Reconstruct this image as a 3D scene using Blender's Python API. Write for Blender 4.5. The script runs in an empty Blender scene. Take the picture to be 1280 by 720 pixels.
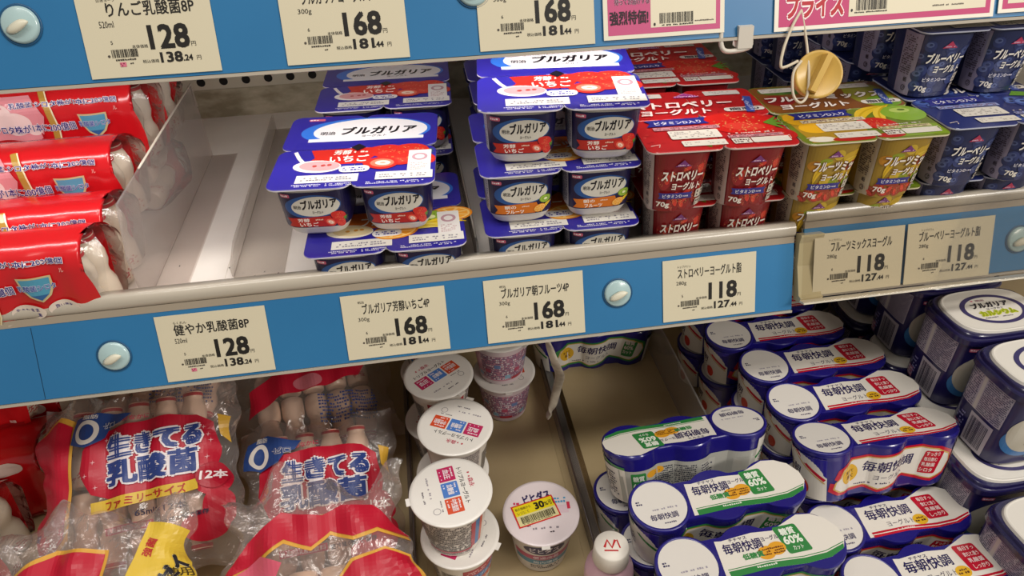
import bpy, bmesh, math, random
from mathutils import Vector, Matrix
random.seed(7)
SC = bpy.context.scene
COL = SC.collection
R = math.radians

# ------------------------------------------------------------------ camera
CAM = (0.00581, -0.46229, 0.40337, 0.142058, 0.636743, -0.026319, 863.706)
def cam_basis():
    yaw, pit, rol = CAM[3:6]
    cy, sy, cp, sp = math.cos(yaw), math.sin(yaw), math.cos(pit), math.sin(pit)
    f = Vector((sy*cp, cy*cp, -sp)); r = Vector((cy, -sy, 0)); u = r.cross(f)
    c, s = math.cos(rol), math.sin(rol)
    return c*r+s*u, -s*r+c*u, f
_r, _u, _f = cam_basis()
cam = bpy.data.cameras.new('camera')
cam.lens = CAM[6]/1280*36; cam.sensor_width = 36; cam.clip_start = 0.02
co = bpy.data.objects.new('camera', cam); COL.objects.link(co)
m = Matrix.Identity(4)
for i in range(3):
    m[i][0], m[i][1], m[i][2], m[i][3] = _r[i], _u[i], -_f[i], CAM[i]
co.matrix_world = m
SC.camera = co
# ------------------------------------------------------------------ light
SC.view_settings.view_transform = 'Standard'
SC.view_settings.look = 'None'
SC.view_settings.gamma = 1
SC.view_settings.use_curve_mapping = False
SC.view_settings.exposure = 0.0
w = bpy.data.worlds.new('shop'); SC.world = w; w.use_nodes = True
w.node_tree.nodes['Background'].inputs[0].default_value = (1.0, 0.93, 0.84, 1)
w.node_tree.nodes['Background'].inputs[1].default_value = 0.24
def lamp(name, loc, size, power, col, target):
    l = bpy.data.lights.new(name, 'AREA'); l.shape = 'RECTANGLE'; l.size, l.size_y = size
    l.energy = power; l.color = col
    o = bpy.data.objects.new(name, l); COL.objects.link(o); o.location = loc
    o.rotation_euler = (Vector(target)-Vector(loc)).to_track_quat('-Z', 'Y').to_euler()
lamp('ceiling_tube', (0.25, -0.62, 1.9), (2.4, 0.3), 27, (1.0, 0.95, 0.88), (0.2, 0.0, 0.0))
lamp('aisle_tube', (1.75, -1.75, 1.40), (1.3, 0.3), 38, (1.0, 0.94, 0.86), (0.25, 0.1, 0.1))

# an added, unseen light strip behind the upper rail, brightening lids and deck
lamp('added_shelf_light', (-0.12, 0.084, 0.264), (0.80, 0.014), 0.85, (1.0, 0.96, 0.95), (-0.12, 0.19, 0.04))

# ------------------------------------------------------------------ materials
def lin(h):
    h = h.lstrip('#'); v = [int(h[i:i+2], 16)/255 for i in (0, 2, 4)]
    return tuple(x/12.92 if x <= 0.04045 else ((x+0.055)/1.055)**2.4 for x in v)+(1,)
_M = {}
def mat(h, rough=0.45, spec=0.5, metal=0.0, coat=0.0, bump=None):
    k = (h, rough, spec, metal, coat, bump)
    if k in _M: return _M[k]
    mt = bpy.data.materials.new('paint_'+h.lstrip('#')); mt.use_nodes = True
    b = mt.node_tree.nodes['Principled BSDF']
    b.inputs['Base Color'].default_value = lin(h); b.inputs['Roughness'].default_value = rough
    b.inputs['Specular IOR Level'].default_value = spec; b.inputs['Metallic'].default_value = metal
    b.inputs['Coat Weight'].default_value = coat; b.inputs['Coat Roughness'].default_value = 0.15
    if bump:
        nt = mt.node_tree; t = nt.nodes.new('ShaderNodeTexCoord'); n = nt.nodes.new('ShaderNodeTexNoise')
        n.inputs['Scale'].default_value = bump[0]; n.inputs['Detail'].default_value = 3
        bp = nt.nodes.new('ShaderNodeBump'); bp.inputs['Strength'].default_value = bump[1]; bp.inputs['Distance'].default_value = 0.002
        nt.links.new(t.outputs['Object'], n.inputs['Vector']); nt.links.new(n.outputs[0], bp.inputs['Height'])
        nt.links.new(bp.outputs[0], b.inputs['Normal'])
    _M[k] = mt
    return mt
def speckle(name, c1, c2, scale, lo, hi, rough=0.5, bump=0.0, stretch=(1, 1, 1), metal=0.0):
    mt = bpy.data.materials.new(name); mt.use_nodes = True; nt = mt.node_tree; b = nt.nodes['Principled BSDF']
    t = nt.nodes.new('ShaderNodeTexCoord'); mp = nt.nodes.new('ShaderNodeMapping'); mp.inputs['Scale'].default_value = stretch
    n = nt.nodes.new('ShaderNodeTexNoise'); n.inputs['Scale'].default_value = scale; n.inputs['Detail'].default_value = 5
    r = nt.nodes.new('ShaderNodeValToRGB'); r.color_ramp.elements[0].position = lo; r.color_ramp.elements[1].position = hi
    r.color_ramp.elements[0].color = lin(c1); r.color_ramp.elements[1].color = lin(c2)
    L = nt.links.new
    L(t.outputs['Object'], mp.inputs[0]); L(mp.outputs[0], n.inputs['Vector']); L(n.outputs[0], r.inputs[0]); L(r.outputs[0], b.inputs['Base Color'])
    b.inputs['Roughness'].default_value = rough; b.inputs['Metallic'].default_value = metal
    if bump:
        bp = nt.nodes.new('ShaderNodeBump'); bp.inputs['Strength'].default_value = bump; bp.inputs['Distance'].default_value = 0.003
        L(n.outputs[0], bp.inputs['Height']); L(bp.outputs[0], b.inputs['Normal'])
    return mt
def film(name, tint='ffffff', base=0.06, edge=0.6, rough=0.12, bump=None, haze=0.0):
    """thin clear plastic: see-through, reflecting more at a grazing look, with an optional milky share"""
    mt = bpy.data.materials.new(name); mt.use_nodes = True; nt = mt.node_tree; nd = nt.nodes; L = nt.links.new
    nd.remove(nd['Principled BSDF']); out = nd['Material Output']
    tr = nd.new('ShaderNodeBsdfTransparent'); tr.inputs[0].default_value = lin(tint)
    gl = nd.new('ShaderNodeBsdfGlossy'); gl.inputs['Roughness'].default_value = rough
    fr = nd.new('ShaderNodeFresnel'); fr.inputs[0].default_value = 1.5
    mx = nd.new('ShaderNodeMath'); mx.operation = 'MULTIPLY_ADD'; mx.inputs[1].default_value = edge; mx.inputs[2].default_value = base
    L(fr.outputs[0], mx.inputs[0])
    ms = nd.new('ShaderNodeMixShader'); L(mx.outputs[0], ms.inputs[0]); L(tr.outputs[0], ms.inputs[1]); L(gl.outputs[0], ms.inputs[2])
    last = ms
    if haze:
        df = nd.new('ShaderNodeBsdfDiffuse'); df.inputs[0].default_value = (0.85, 0.82, 0.8, 1)
        m2 = nd.new('ShaderNodeMixShader'); m2.inputs[0].default_value = haze
        L(ms.outputs[0], m2.inputs[1]); L(df.outputs[0], m2.inputs[2]); last = m2
    if bump:
        t = nd.new('ShaderNodeTexCoord'); n = nd.new('ShaderNodeTexNoise'); n.inputs['Scale'].default_value = bump[0]; n.inputs['Detail'].default_value = 3
        n.inputs['Distortion'].default_value = 1.5
        bp = nd.new('ShaderNodeBump'); bp.inputs['Strength'].default_value = bump[1]; bp.inputs['Distance'].default_value = 0.004
        L(t.outputs['Object'], n.inputs['Vector']); L(n.outputs[0], bp.inputs['Height'])
        L(bp.outputs[0], gl.inputs['Normal']); L(bp.outputs[0], fr.inputs['Normal'])
    L(last.outputs[0], out.inputs[0])
    return mt

# ------------------------------------------------------------------ mesh collector
class G:
    def __init__(s): s.v = []; s.f = []; s.mi = []; s.sm = []; s.mats = []
    def slot(s, m):
        if m not in s.mats: s.mats.append(m)
        return s.mats.index(m)
    def add(s, vs, fs, m, smooth=False):
        o = len(s.v); k = s.slot(m); s.v.extend([tuple(v) for v in vs])
        for f in fs:
            s.f.append(tuple(i+o for i in f)); s.mi.append(k); s.sm.append(smooth)
        return s
    def mesh(s, name):
        me = bpy.data.meshes.new(name); me.from_pydata(s.v, [], s.f)
        for m in s.mats: me.materials.append(m)
        me.polygons.foreach_set('material_index', s.mi); me.polygons.foreach_set('use_smooth', s.sm)
        me.update(); return me
    def obj(s, name, parent=None, loc=None, rot=None):
        return link(name, s.mesh(name), parent, loc, rot)
def link(name, me, parent=None, loc=None, rot=None):
    o = bpy.data.objects.new(name, me); COL.objects.link(o)
    if parent: o.parent = parent
    if loc: o.location = loc
    if rot: o.rotation_euler = rot
    return o
def tag(o, label, cat, group=None, kind=None):
    if label: o['label'] = label
    if cat: o['category'] = cat
    if group: o['group'] = group
    if kind: o['kind'] = kind
    return o
def root(name, label=None, cat=None, loc=(0, 0, 0), rot=(0, 0, 0), group=None):
    o = link(name, None, None, loc, rot); o.empty_display_size = 0.01
    return tag(o, label, cat, group)
def structure(o): o['kind'] = 'structure'; return o
_first = set()
def place(proto, loc, rot, label, cat, group=None):
    """the first call moves the built thing itself; later calls copy the thing, its parts and their sub-parts"""
    if proto.name not in _first:
        _first.add(proto.name); o = proto
    else:
        o = proto.copy(); COL.objects.link(o)
        for ch in proto.children:
            c = ch.copy(); COL.objects.link(c); c.parent = o
            for g in ch.children:
                d = g.copy(); COL.objects.link(d); d.parent = c
    o.location = loc; o.rotation_euler = rot
    return tag(o, label, cat, group)

# basic solids
def box(g, x0, x1, y0, y1, z0, z1, m, bev=0.0):
    if bev <= 0:
        v = [(x, y, z) for z in (z0, z1) for y in (y0, y1) for x in (x0, x1)]
        g.add(v, [(0, 2, 3, 1), (4, 5, 7, 6), (0, 1, 5, 4), (2, 6, 7, 3), (0, 4, 6, 2), (1, 3, 7, 5)], m)
    else:
        bm = bmesh.new(); bmesh.ops.create_cube(bm, size=1)
        for q in bm.verts: q.co = Vector(((x0+x1)/2+q.co.x*(x1-x0), (y0+y1)/2+q.co.y*(y1-y0), (z0+z1)/2+q.co.z*(z1-z0)))
        bmesh.ops.bevel(bm, geom=bm.edges[:], offset=bev, segments=2, affect='EDGES', profile=0.5)
        bm.verts.index_update(); g.add([q.co for q in bm.verts], [[a.index for a in f.verts] for f in bm.faces], m); bm.free()
def prism(g, prof, x0, x1, m, smooth=False):
    """profile of (y,z) pushed along X"""
    n = len(prof); v = [(x0, y, z) for y, z in prof]+[(x1, y, z) for y, z in prof]
    f = [(i, i+n, (i+1) % n+n, (i+1) % n) for i in range(n)]
    g.add(v, f, m, smooth); g.add(v, [tuple(range(n)), tuple(range(2*n-1, n-1, -1))], m)
def lathe(g, prof, m, n=32, c=(0, 0), smooth=True, cap=True):
    v = []; f = []
    for r, z in prof:
        for i in range(n):
            a = 2*math.pi*i/n; v.append((c[0]+r*math.sin(a), c[1]-r*math.cos(a), z))
    for j in range(len(prof)-1):
        for i in range(n):
            f.append((j*n+i, j*n+(i+1) % n, (j+1)*n+(i+1) % n, (j+1)*n+i))
    g.add(v, f, m, smooth)
    if cap:
        g.add(v[:n], [tuple(range(n))[::-1]], m); g.add(v[-n:], [tuple(range(n))], m)
def tube(g, pts, r, m, n=8, flat=1.0):
    pts = [Vector(p) for p in pts]; v = []; f = []
    up = Vector((0.13, 0.21, 0.97))
    for i, p in enumerate(pts):
        d = (pts[min(i+1, len(pts)-1)]-pts[max(i-1, 0)]).normalized()
        a = d.cross(up)
        if a.length < 1e-3: a = d.cross(Vector((1, 0, 0)))
        a.normalize(); b = d.cross(a)
        for k in range(n):
            t = 2*math.pi*k/n; v.append(p+a*math.cos(t)*r+b*math.sin(t)*r*flat)
    for i in range(len(pts)-1):
        for k in range(n): f.append((i*n+k, i*n+(k+1) % n, (i+1)*n+(k+1) % n, (i+1)*n+k))
    f += [tuple(range(n))[::-1], tuple(range((len(pts)-1)*n, len(pts)*n))]
    g.add(v, f, m, True)
def spline(pts, n=8):
    pts = [Vector(p) for p in pts]; out = []
    q = [2*pts[0]-pts[1]]+pts+[2*pts[-1]-pts[-2]]
    for i in range(1, len(q)-2):
        for k in range(n):
            t = k/n; a, b, c, d = q[i-1], q[i], q[i+1], q[i+2]
            out.append(0.5*((2*b)+(c-a)*t+(2*a-5*b+4*c-d)*t*t+(3*b-a-3*c+d)*t**3))
    return out+[pts[-1]]

# ------------------------------------------------------------------ flat artwork in millimetres
_tc = bpy.data.curves.new('lettering_source', 'FONT')
_to = bpy.data.objects.new('lettering_source', _tc)
_T = {}
def glyphs(s, bold=0.0, shear=0.0, res=2, space=1.0):
    k = (s, bold, shear, res, space)
    if k not in _T:
        _tc.body = s; _tc.offset = bold; _tc.shear = shear; _tc.resolution_u = res; _tc.size = 1; _tc.space_character = space
        me = _to.to_mesh()
        v = [(p.co.x, p.co.y) for p in me.vertices]; f = [tuple(p.vertices) for p in me.polygons]
        _to.to_mesh_clear()
        if not v: v = [(0, 0), (1, 0), (1, 1)]; f = [(0, 1, 2)]
        xs = [p[0] for p in v]; ys = [p[1] for p in v]
        _T[k] = (v, f, min(xs), max(xs), min(ys), max(ys))
    return _T[k]
class Art:
    def __init__(s): s.it = []
    def raw(s, v, f, m, L=0): s.it.append((v, f, m, L))
    def poly(s, pts, c, L=0): s.raw(list(pts), [tuple(range(len(pts)))], c, L)
    def rect(s, x, y, w, h, c, L=0, rot=0):
        p = [(x, y), (x+w, y), (x+w, y+h), (x, y+h)]
        if rot:
            a = R(rot); cx, cy = x+w/2, y+h/2
            p = [(cx+(q[0]-cx)*math.cos(a)-(q[1]-cy)*math.sin(a), cy+(q[0]-cx)*math.sin(a)+(q[1]-cy)*math.cos(a)) for q in p]
        s.poly(p, c, L)
    def rrect(s, x, y, w, h, r, c, L=0, n=4, shear=0):
        p = []
        for cx, cy, a0 in ((x+w-r, y+r, -90), (x+w-r, y+h-r, 0), (x+r, y+h-r, 90), (x+r, y+r, 180)):
            for i in range(n+1):
                a = R(a0+90*i/n); p.append((cx+r*math.cos(a), cy+r*math.sin(a)))
        s.poly([(q[0]+shear*(q[1]-y), q[1]) for q in p], c, L)
    def ell(s, cx, cy, rx, ry, c, L=0, n=28, rot=0, a0=0, a1=360):
        t = R(rot); p = []
        full = a1-a0 >= 360
        for i in range(n+(0 if full else 1)):
            a = R(a0+(a1-a0)*i/n); x, y = rx*math.cos(a), ry*math.sin(a)
            p.append((cx+x*math.cos(t)-y*math.sin(t), cy+x*math.sin(t)+y*math.cos(t)))
        s.poly(p, c, L)
    def ring(s, cx, cy, rx, ry, w, c, L=0, n=32):
        v = []; f = []
        for i in range(n):
            a = 2*math.pi*i/n
            v += [(cx+rx*math.cos(a), cy+ry*math.sin(a)), (cx+(rx-w)*math.cos(a), cy+(ry-w)*math.sin(a))]
        for i in range(n):
            j = (i+1) % n; f.append((2*i, 2*j, 2*j+1, 2*i+1))
        s.raw(v, f, c, L)
    def line(s, pts, w, c, L=0):
        v = []; f = []
        for i, p in enumerate(pts):
            a = pts[max(i-1, 0)]; b = pts[min(i+1, len(pts)-1)]
            dx, dy = b[0]-a[0], b[1]-a[1]; l = math.hypot(dx, dy) or 1
            v += [(p[0]-dy/l*w/2, p[1]+dx/l*w/2), (p[0]+dy/l*w/2, p[1]-dx/l*w/2)]
        for i in range(len(pts)-1): f.append((2*i, 2*i+1, 2*i+3, 2*i+2))
        s.raw(v, f, c, L)
    def text(s, t, x, y, h, c, w=None, L=1, bold=0.02, shear=0.0, rot=0, halo=None, hw=0.06, res=2, al='l', flip=False):
        """letters fitted into a box; weight and outline come from shifted copies of the same strokes"""
        v, f, x0, x1, y0, y1 = glyphs(t, 0.0, shear, res)
        sy = h/max(y1-y0, 1e-6); sx = (w/(x1-x0)) if w else sy
        W = (x1-x0)*sx; ox = x-(W/2 if al == 'c' else W if al == 'r' else 0)
        a = R(rot+(180 if flip else 0)); ca, sa = math.cos(a), math.sin(a); cx, cy = ox+W/2, y+h/2
        def lay(d, n, col, Lv):
            sh = [(0, 0)] if d < 0.012 else [(d*math.cos(2*math.pi*k/n+0.785), d*math.sin(2*math.pi*k/n+0.785)) for k in range(n)]
            for dx, dy in sh:
                o = []
                for p in v:
                    px, py = ox+(p[0]-x0+dx)*sx, y+(p[1]-y0+dy)*sy
                    o.append((cx+(px-cx)*ca-(py-cy)*sa, cy+(px-cx)*sa+(py-cy)*ca))
                s.raw(o, f, col, Lv)
        if halo: lay(hw, 8, halo, L)
        lay(bold, 4, c, L+(1 if halo else 0))
    def micro(s, x, y, w, h, rows, c, L=1, fill=0.75, rot=0, seed=0):
        """print too small to read: rows of little strokes"""
        rn = random.Random(seed+int(x*31+y*17+w*7)); rh = h/rows; v = []; f = []
        for r_ in range(rows):
            px = x; yy = y+h-(r_+1)*rh+rh*0.18
            while px < x+w:
                q = rh*rn.uniform(0.35, 0.75)
                if rn.random() < fill and px+q < x+w:
                    o = len(v); hh = rh*rn.uniform(0.4, 0.66); dy = rh*rn.uniform(0, 0.1)
                    v += [(px, yy+dy), (px+q, yy+dy), (px+q, yy+dy+hh), (px, yy+dy+hh)]; f.append((o, o+1, o+2, o+3))
                px += q+rh*0.18
        if v: s.raw(v, f, c, L)
    def bars(s, x, y, w, h, c, L=1, n=24, seed=1):
        rn = random.Random(seed); px = x; v = []; f = []; u = w/n/2
        while px < x+w:
            q = u*rn.choice((0.6, 1, 1.6)); o = len(v)
            v += [(px, y), (px+q, y), (px+q, y+h), (px, y+h)]; f.append((o, o+1, o+2, o+3)); px += q+u*rn.choice((0.6, 1, 1.5))
        s.raw(v, f, c, L)
    def xf(s, dx=0, dy=0, sc=1.0, rot=0, L=0, sx=None):
        a = R(rot); ca, sa = math.cos(a), math.sin(a); q = Art(); sx = sx or sc
        for v, f, m, l in s.it:
            q.it.append(([(dx+(p[0]*sx)*ca-(p[1]*sc)*sa, dy+(p[0]*sx)*sa+(p[1]*sc)*ca) for p in v], f, m, l+L))
        return q
    def put(s, q): s.it += q.it; return s
    def apply(s, g, S, cut=None, base=0.00012, step=0.0001, rough=0.4, coat=0.0, unit=0.001, e=3e-4):
        """lay the artwork on the surface S(u,v)->point; S.normal is taken by differences"""
        # every later piece lies a few microns higher, so that no two faces share one plane
        for rank, (v, f, c, L) in enumerate(sorted(s.it, key=lambda q: q[3])):
            if cut: v, f = cut_up(v, f, cut)
            off = base+step*L+2.5e-6*rank; out = []
            for p in v:
                u, w_ = p[0]*unit, p[1]*unit
                P = S(u, w_)
                n = (S(u+e, w_)-P).cross(S(u, w_+e)-P)
                if n.length < 1e-14: n = Vector((0, 0, 1))
                out.append(P+n.normalized()*off)
            g.add(out, f, c if not isinstance(c, str) else mat(c, rough, 0.4, 0, coat))
def cut_up(v, f, cut):
    xs = [p[0] for p in v]; ys = [p[1] for p in v]
    x0, x1, y0, y1 = min(xs), max(xs), min(ys), max(ys)
    du, dv = cut
    nx = int((x1-x0)/du) if du else 0; ny = int((y1-y0)/dv) if dv else 0
    if nx == 0 and ny == 0: return v, f
    bm = bmesh.new(); vs = [bm.verts.new((p[0], p[1], 0)) for p in v]
    for q in f:
        try: bm.faces.new([vs[i] for i in q])
        except ValueError: pass
    def go(n, d, lo, axis):
        no = Vector((1, 0, 0)) if axis == 0 else Vector((0, 1, 0))
        k = math.floor(lo/d)+1
        for i in range(n+1):
            bmesh.ops.bisect_plane(bm, geom=bm.verts[:]+bm.edges[:]+bm.faces[:], plane_co=no*(k+i)*d, plane_no=no, dist=1e-5)
    if nx: go(nx, du, x0, 0)
    if ny: go(ny, dv, y0, 1)
    bm.verts.index_update()
    r = [(q.co.x, q.co.y) for q in bm.verts], [tuple(a.index for a in q.verts) for q in bm.faces]
    bm.free(); return r
def flat(P0, U, V):
    P0, U, V = Vector(P0), Vector(U), Vector(V)
    return lambda u, v: P0+U*u+V*v

# ------------------------------------------------------------------ lofted bodies
def outline_super(n, N=64, dense=720):
    """unit superellipse resampled by length; starts at the front (-y) and runs to +x"""
    pts = []
    for i in range(dense+1):
        t = 2*math.pi*i/dense; s, c = math.sin(t), math.cos(t)
        pts.append((math.copysign(abs(s)**(2/n), s), -math.copysign(abs(c)**(2/n), c)))
    return resample(pts, N)
def resample(pts, N):
    L = [0]
    for a, b in zip(pts, pts[1:]): L.append(L[-1]+math.hypot(b[0]-a[0], b[1]-a[1]))
    out = []; j = 0
    for i in range(N):
        d = L[-1]*i/N
        while L[j+1] < d: j += 1
        t = (d-L[j])/max(L[j+1]-L[j], 1e-9)
        out.append((pts[j][0]+(pts[j+1][0]-pts[j][0])*t, pts[j][1]+(pts[j+1][1]-pts[j][1])*t))
    return out
class Loft:
    """sections: list of (z, scale); outline: unit points. Surface S(u,v): u metres along the girth from the front, v = height"""
    def __init__(s, outline, sections, ref=None):
        s.o = outline; s.N = len(outline); s.sec = sections
        p = outline+[outline[0]]
        s.per = sum(math.hypot(b[0]-a[0], b[1]-a[1]) for a, b in zip(p, p[1:]))*(ref or max(q[1] for q in sections))
    def scale(s, z):
        q = s.sec
        if z <= q[0][0]: return q[0][1]
        for a, b in zip(q, q[1:]):
            if z <= b[0]: return a[1]+(b[1]-a[1])*(z-a[0])/max(b[0]-a[0], 1e-9)
        return q[-1][1]
    def S(s, u, v):
        k = (u/s.per % 1.0)*s.N; i = int(k) % s.N; t = k-int(k); a = s.o[i]; b = s.o[(i+1) % s.N]; sc = s.scale(v)
        return Vector(((a[0]+(b[0]-a[0])*t)*sc, (a[1]+(b[1]-a[1])*t)*sc, v))
    def body(s, g, m, cap_top=True, smooth=True, sub=None):
        v = []; f = []; N = s.N
        for z, sc in s.sec:
            for p in s.o: v.append((p[0]*sc, p[1]*sc, z))
        for j in range(len(s.sec)-1):
            mm = sub(s.sec[j], s.sec[j+1]) if sub else m
            vv = v[j*N:(j+2)*N]
            g.add(vv, [(i, (i+1) % N, N+(i+1) % N, N+i) for i in range(N)], mm, smooth)
        g.add(v[:N], [tuple(range(N))[::-1]], m)
        if cap_top: g.add(v[-N:], [tuple(range(N))], m)
# ------------------------------------------------------------------ the shelving
TILT = R(20.36); ST, CT = math.sin(TILT), math.cos(TILT)
TW, TH = 88.0, 57.7
FL = 0.041          # middle deck
LF = -0.235         # lower deck
BACK = 0.48
white_deck = speckle('white_enamel', 'e0d8cf', 'ece6de', 14, 0.3, 0.75, 0.32)
olive_deck = speckle('worn_tray', 'a8946c', 'bca884', 9, 0.3, 0.75, 0.38)
mottle = speckle('stained_back_panel', '8d8268', 'c0b69d', 26, 0.35, 0.62, 0.6, 0.3, (1, 1, 2.2))
clear = film('clear_acrylic', 'fbf9f6', 0.012, 0.35, 0.06)
clear_milky = film('scuffed_acrylic', 'f4f1ee', 0.03, 0.35, 0.12, None, 0.10)
def frame(y0, z0, off=0.0):
    return flat((0, y0-CT*off, z0+ST*off), (1, 0, 0), (0, ST, CT))
def slab(name, x0, x1, y0, y1, z0, z1, m, bev=0):
    g = G(); box(g, x0, x1, y0, y1, z0, z1, m, bev); return structure(g.obj(name))
slab('shelf_deck', -0.9, 1.1, 0.022, BACK, FL-0.014, FL, white_deck)
slab('shelf_deck', -0.9, 1.1, 0.085, BACK, 0.292, 0.306, mat('b8b2a6', 0.5))
slab('floor', -0.9, 1.1, -0.42, BACK, LF-0.02, LF, olive_deck)
slab('wall_back', -0.9, 1.1, BACK, BACK+0.02, -0.3, 0.42, mottle)
g = G(); box(g, -0.9, 0.02, BACK-0.004, BACK-0.0005, 0.081, 0.118, mat('c5bda8', 0.6))
a = Art()
for i in range(32): a.ell(-890+i*28.5, 91, 5.5, 5.5, '17130f', 0, 14)
a.apply(g, flat((0, BACK-0.004, 0), (1, 0, 0), (0, 0, 1)), rough=0.8)
structure(g.obj('trim_pegboard'))
# pressed ridges and scuffs of the white deck
g = G(); box(g, -0.212, -0.180, 0.04, 0.42, FL, FL+0.0008, white_deck, 0.0004); structure(g.obj('trim_ridge'))
g = G(); a = Art(); rn = random.Random(3)
for i in range(46):
    cx, cy = rn.choice(((-150, 70), (-145, 66), (-165, 75), (-215, 80), (-130, 68), (-230, 95)))
    x, y = cx+rn.gauss(0, 14), max(48, cy+rn.gauss(0, 12)); r = rn.uniform(0.3, 1.1)
    a.ell(x, y, r*rn.uniform(0.6, 2.2), r*0.7, '3b342c', 0, 7, rn.uniform(0, 180))
a.apply(g, flat((0, 0, FL), (1, 0, 0), (0, 1, 0))); structure(g.obj('trim_scuff'))

blue = speckle('blue_card', '25699a', '2e78ab', 5, 0.2, 0.8, 0.42)
lipm = mat('b4ab9c', 0.28, 0.5, 0, 0.3)
chan = mat('9b8f7e', 0.4)
def rail(name, x0, x1, y0, z0, s0, s1, label, ends=()):
    """a price rail: tilted blue card in a pale channel, with a rounded lip above"""
    F = lambda s, o: (y0-CT*o+ST*s, z0+ST*o+CT*s)
    rt = structure(link(name, None))
    g = G(); prism(g, [F(s0, 0), F(s1, 0), F(s1, -0.002), F(s0, -0.002)], x0, x1, blue); g.obj('blue_strip', rt)
    g = G(); prism(g, [F(s0-0.0028, 0.0012), F(s0-0.0005, 0.0015), F(s0-0.0005, -0.003), F(s1+0.004, -0.003), F(s1+0.004, -0.005), F(s0-0.0028, -0.005)], x0, x1, lipm)
    prism(g, [F(s1, 0.0004), F(s1+0.006, 0.0004), F(s1+0.006, -0.004), F(s1, -0.004)], x0, x1, chan); g.obj('channel', rt)
    g = G(); pr = []
    for i in range(13):
        t = math.pi*(i/12)-math.pi/2
        pr.append(F(s1+0.0125+0.0065*math.sin(t), -0.001+0.004*math.cos(t)))
    pr += [F(s1+0.019, -0.012), F(s1+0.006, -0.012)]
    prism(g, pr, x0, x1, lipm, True); g.obj('lip', rt)
    return rt
rail('trim_middle', -0.9, 0.335, 0, 0, -0.0025, 0.0615, '')
RY, RZ = 0.0044-0.004, 0.0098
rail('trim_middle', 0.345, 1.1, RY+0.004, RZ, -0.001, 0.0625, '')
UY, UZ = 0.0561, 0.2385
rail('trim_upper', -0.9, 1.1, UY, UZ, -0.0022, 0.075, '')
# seam between two cards
g = G(); a = Art(); a.line([(-316, 60), (-320, -2)], 0.5, '14334c'); a.apply(g, frame(0, 0)); structure(g.obj('trim_seam'))
# the pale holder that sticks out where the right-hand rail starts
g = G(); P = lambda s, o: (RY-CT*o+ST*s, RZ+ST*o+CT*s)
hold = mat('b9ad88', 0.2, 0.6, 0, 0.5)
pr = [P(-0.003, 0.004), P(0.001, 0.0068), P(0.003, 0.003), P(0.030, -0.001), P(0.052, 0.001), P(0.058, 0.004), P(0.0600, 0.004), P(0.0600, -0.006), P(-0.003, -0.006)]
prism(g, pr, 0.338, 0.360, hold); o = g.obj('trim_holder'); structure(o)
g = G(); prism(g, [P(-0.003, 0.0125), P(-0.001, 0.0125), P(-0.001, 0.0046), P(-0.003, 0.0046)], 0.338, 1.1, mat('dcd5c4', 0.2)); structure(g.obj('trim_edge'))
g = G(); prism(g, [P(-0.001, 0.0135), P(0.080, 0.0125), P(0.080, 0.0120), P(-0.001, 0.0130)], 0.335, 1.1, clear); structure(g.obj('window_1'))

# ------------------------------------------------------------------ price tags
INK = '1d1a17'
def tag_art(name, furi, vol, price, tax, dec, n5, red=False, nx=13.5, nw=60):
    a = Art()
    if furi: a.text(furi, 14, 49.6, 2.3, INK, min(12, 2.6*len(furi)), bold=0.0)
    if name: a.text(name, nx, 39.8, 9.4, INK, nw, bold=0.018)
    a.text(vol, 12.5, 33, 4.3, INK, 9.5, bold=0.0)
    a.text(price, 43.5, 17.6, 15.2, INK, 26, bold=0.04)
    a.text('円', 70.6, 17.8, 3.2, INK, bold=0)
    a.text('本体価格', 31, 18.6, 2.4, INK, 10.5, bold=0)
    a.text(tax, 48.5, 8.2, 6.6, INK, 14.5, bold=0.04)
    a.text('.'+dec, 63.6, 8.4, 3.9, INK, 6.2, bold=0.04)
    a.text('円', 72.6, 8.4, 3.0, INK, bold=0)
    a.text('税込価格', 36, 8.4, 2.4, INK, 11, bold=0)
    a.text(n5, 17.5, 22, 2.4, INK, bold=0)
    a.bars(16.6, 13.2, 17, 5.4, INK, n=22, seed=len(name)+len(price))
    a.ell(14.6, 14.4, 0.9, 0.9, '4d463f', 1, 10)
    a.micro(18.5, 10.7, 14.5, 1.9, 1, '3a342f', fill=0.95)
    if red: a.rect(20.6, 7.0, 4.2, 3.0, 'cf6f86', 1); a.micro(20.8, 7.2, 3.8, 2.6, 2, '7a2440', 2)
    a.micro(27.5, 8.2, 2.6, 1.7, 1, '3a342f', fill=1)
    return a
card = mat('cfc6ac', 0.55, 0.3)
def price_tag(x, y0, z0, art, label, group='price tags on the shelf rails', wd=TW, ht=TH, s0=0.0, off=0.0006, edge=card):
    F = frame(y0, z0, off); g = G(); r = 0.7
    pts = [F(x, s0), F(x+wd/1000, s0), F(x+wd/1000, s0+ht/1000), F(x, s0+ht/1000)]
    n = Vector((0, -CT, ST)); q = [p+n*0.0005 for p in pts]
    g.add(pts+q, [(3, 2, 1, 0), (4, 5, 6, 7), (0, 1, 5, 4), (1, 2, 6, 5), (2, 3, 7, 6), (3, 0, 4, 7)], edge)
    S = frame(y0, z0, off+0.0005)
    art.apply(g, lambda u, v: S(u+x, v+s0), rough=0.55)
    return tag(g.obj('price_tag'), label, 'price tag', group)
XM = (-0.2220, -0.0721, 0.0494, 0.2103, 0.3517, 0.4428); XU = (-0.2135, -0.0795, 0.0608)
price_tag(XM[0], 0, 0, tag_art('健やか乳酸菌8P', 'らくれん', '520ml', '128', '138', '24', '5', True), 'cream price tag on the lower blue rail reading 健やか乳酸菌8P, 128 yen')
price_tag(XM[1], 0, 0, tag_art('ブルガリア芳醇いちご4P', '明治', '300g', '168', '181', '44', '6', nx=17, nw=57), 'cream price tag on the lower blue rail reading 芳醇いちご4P, 168 yen')
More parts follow.
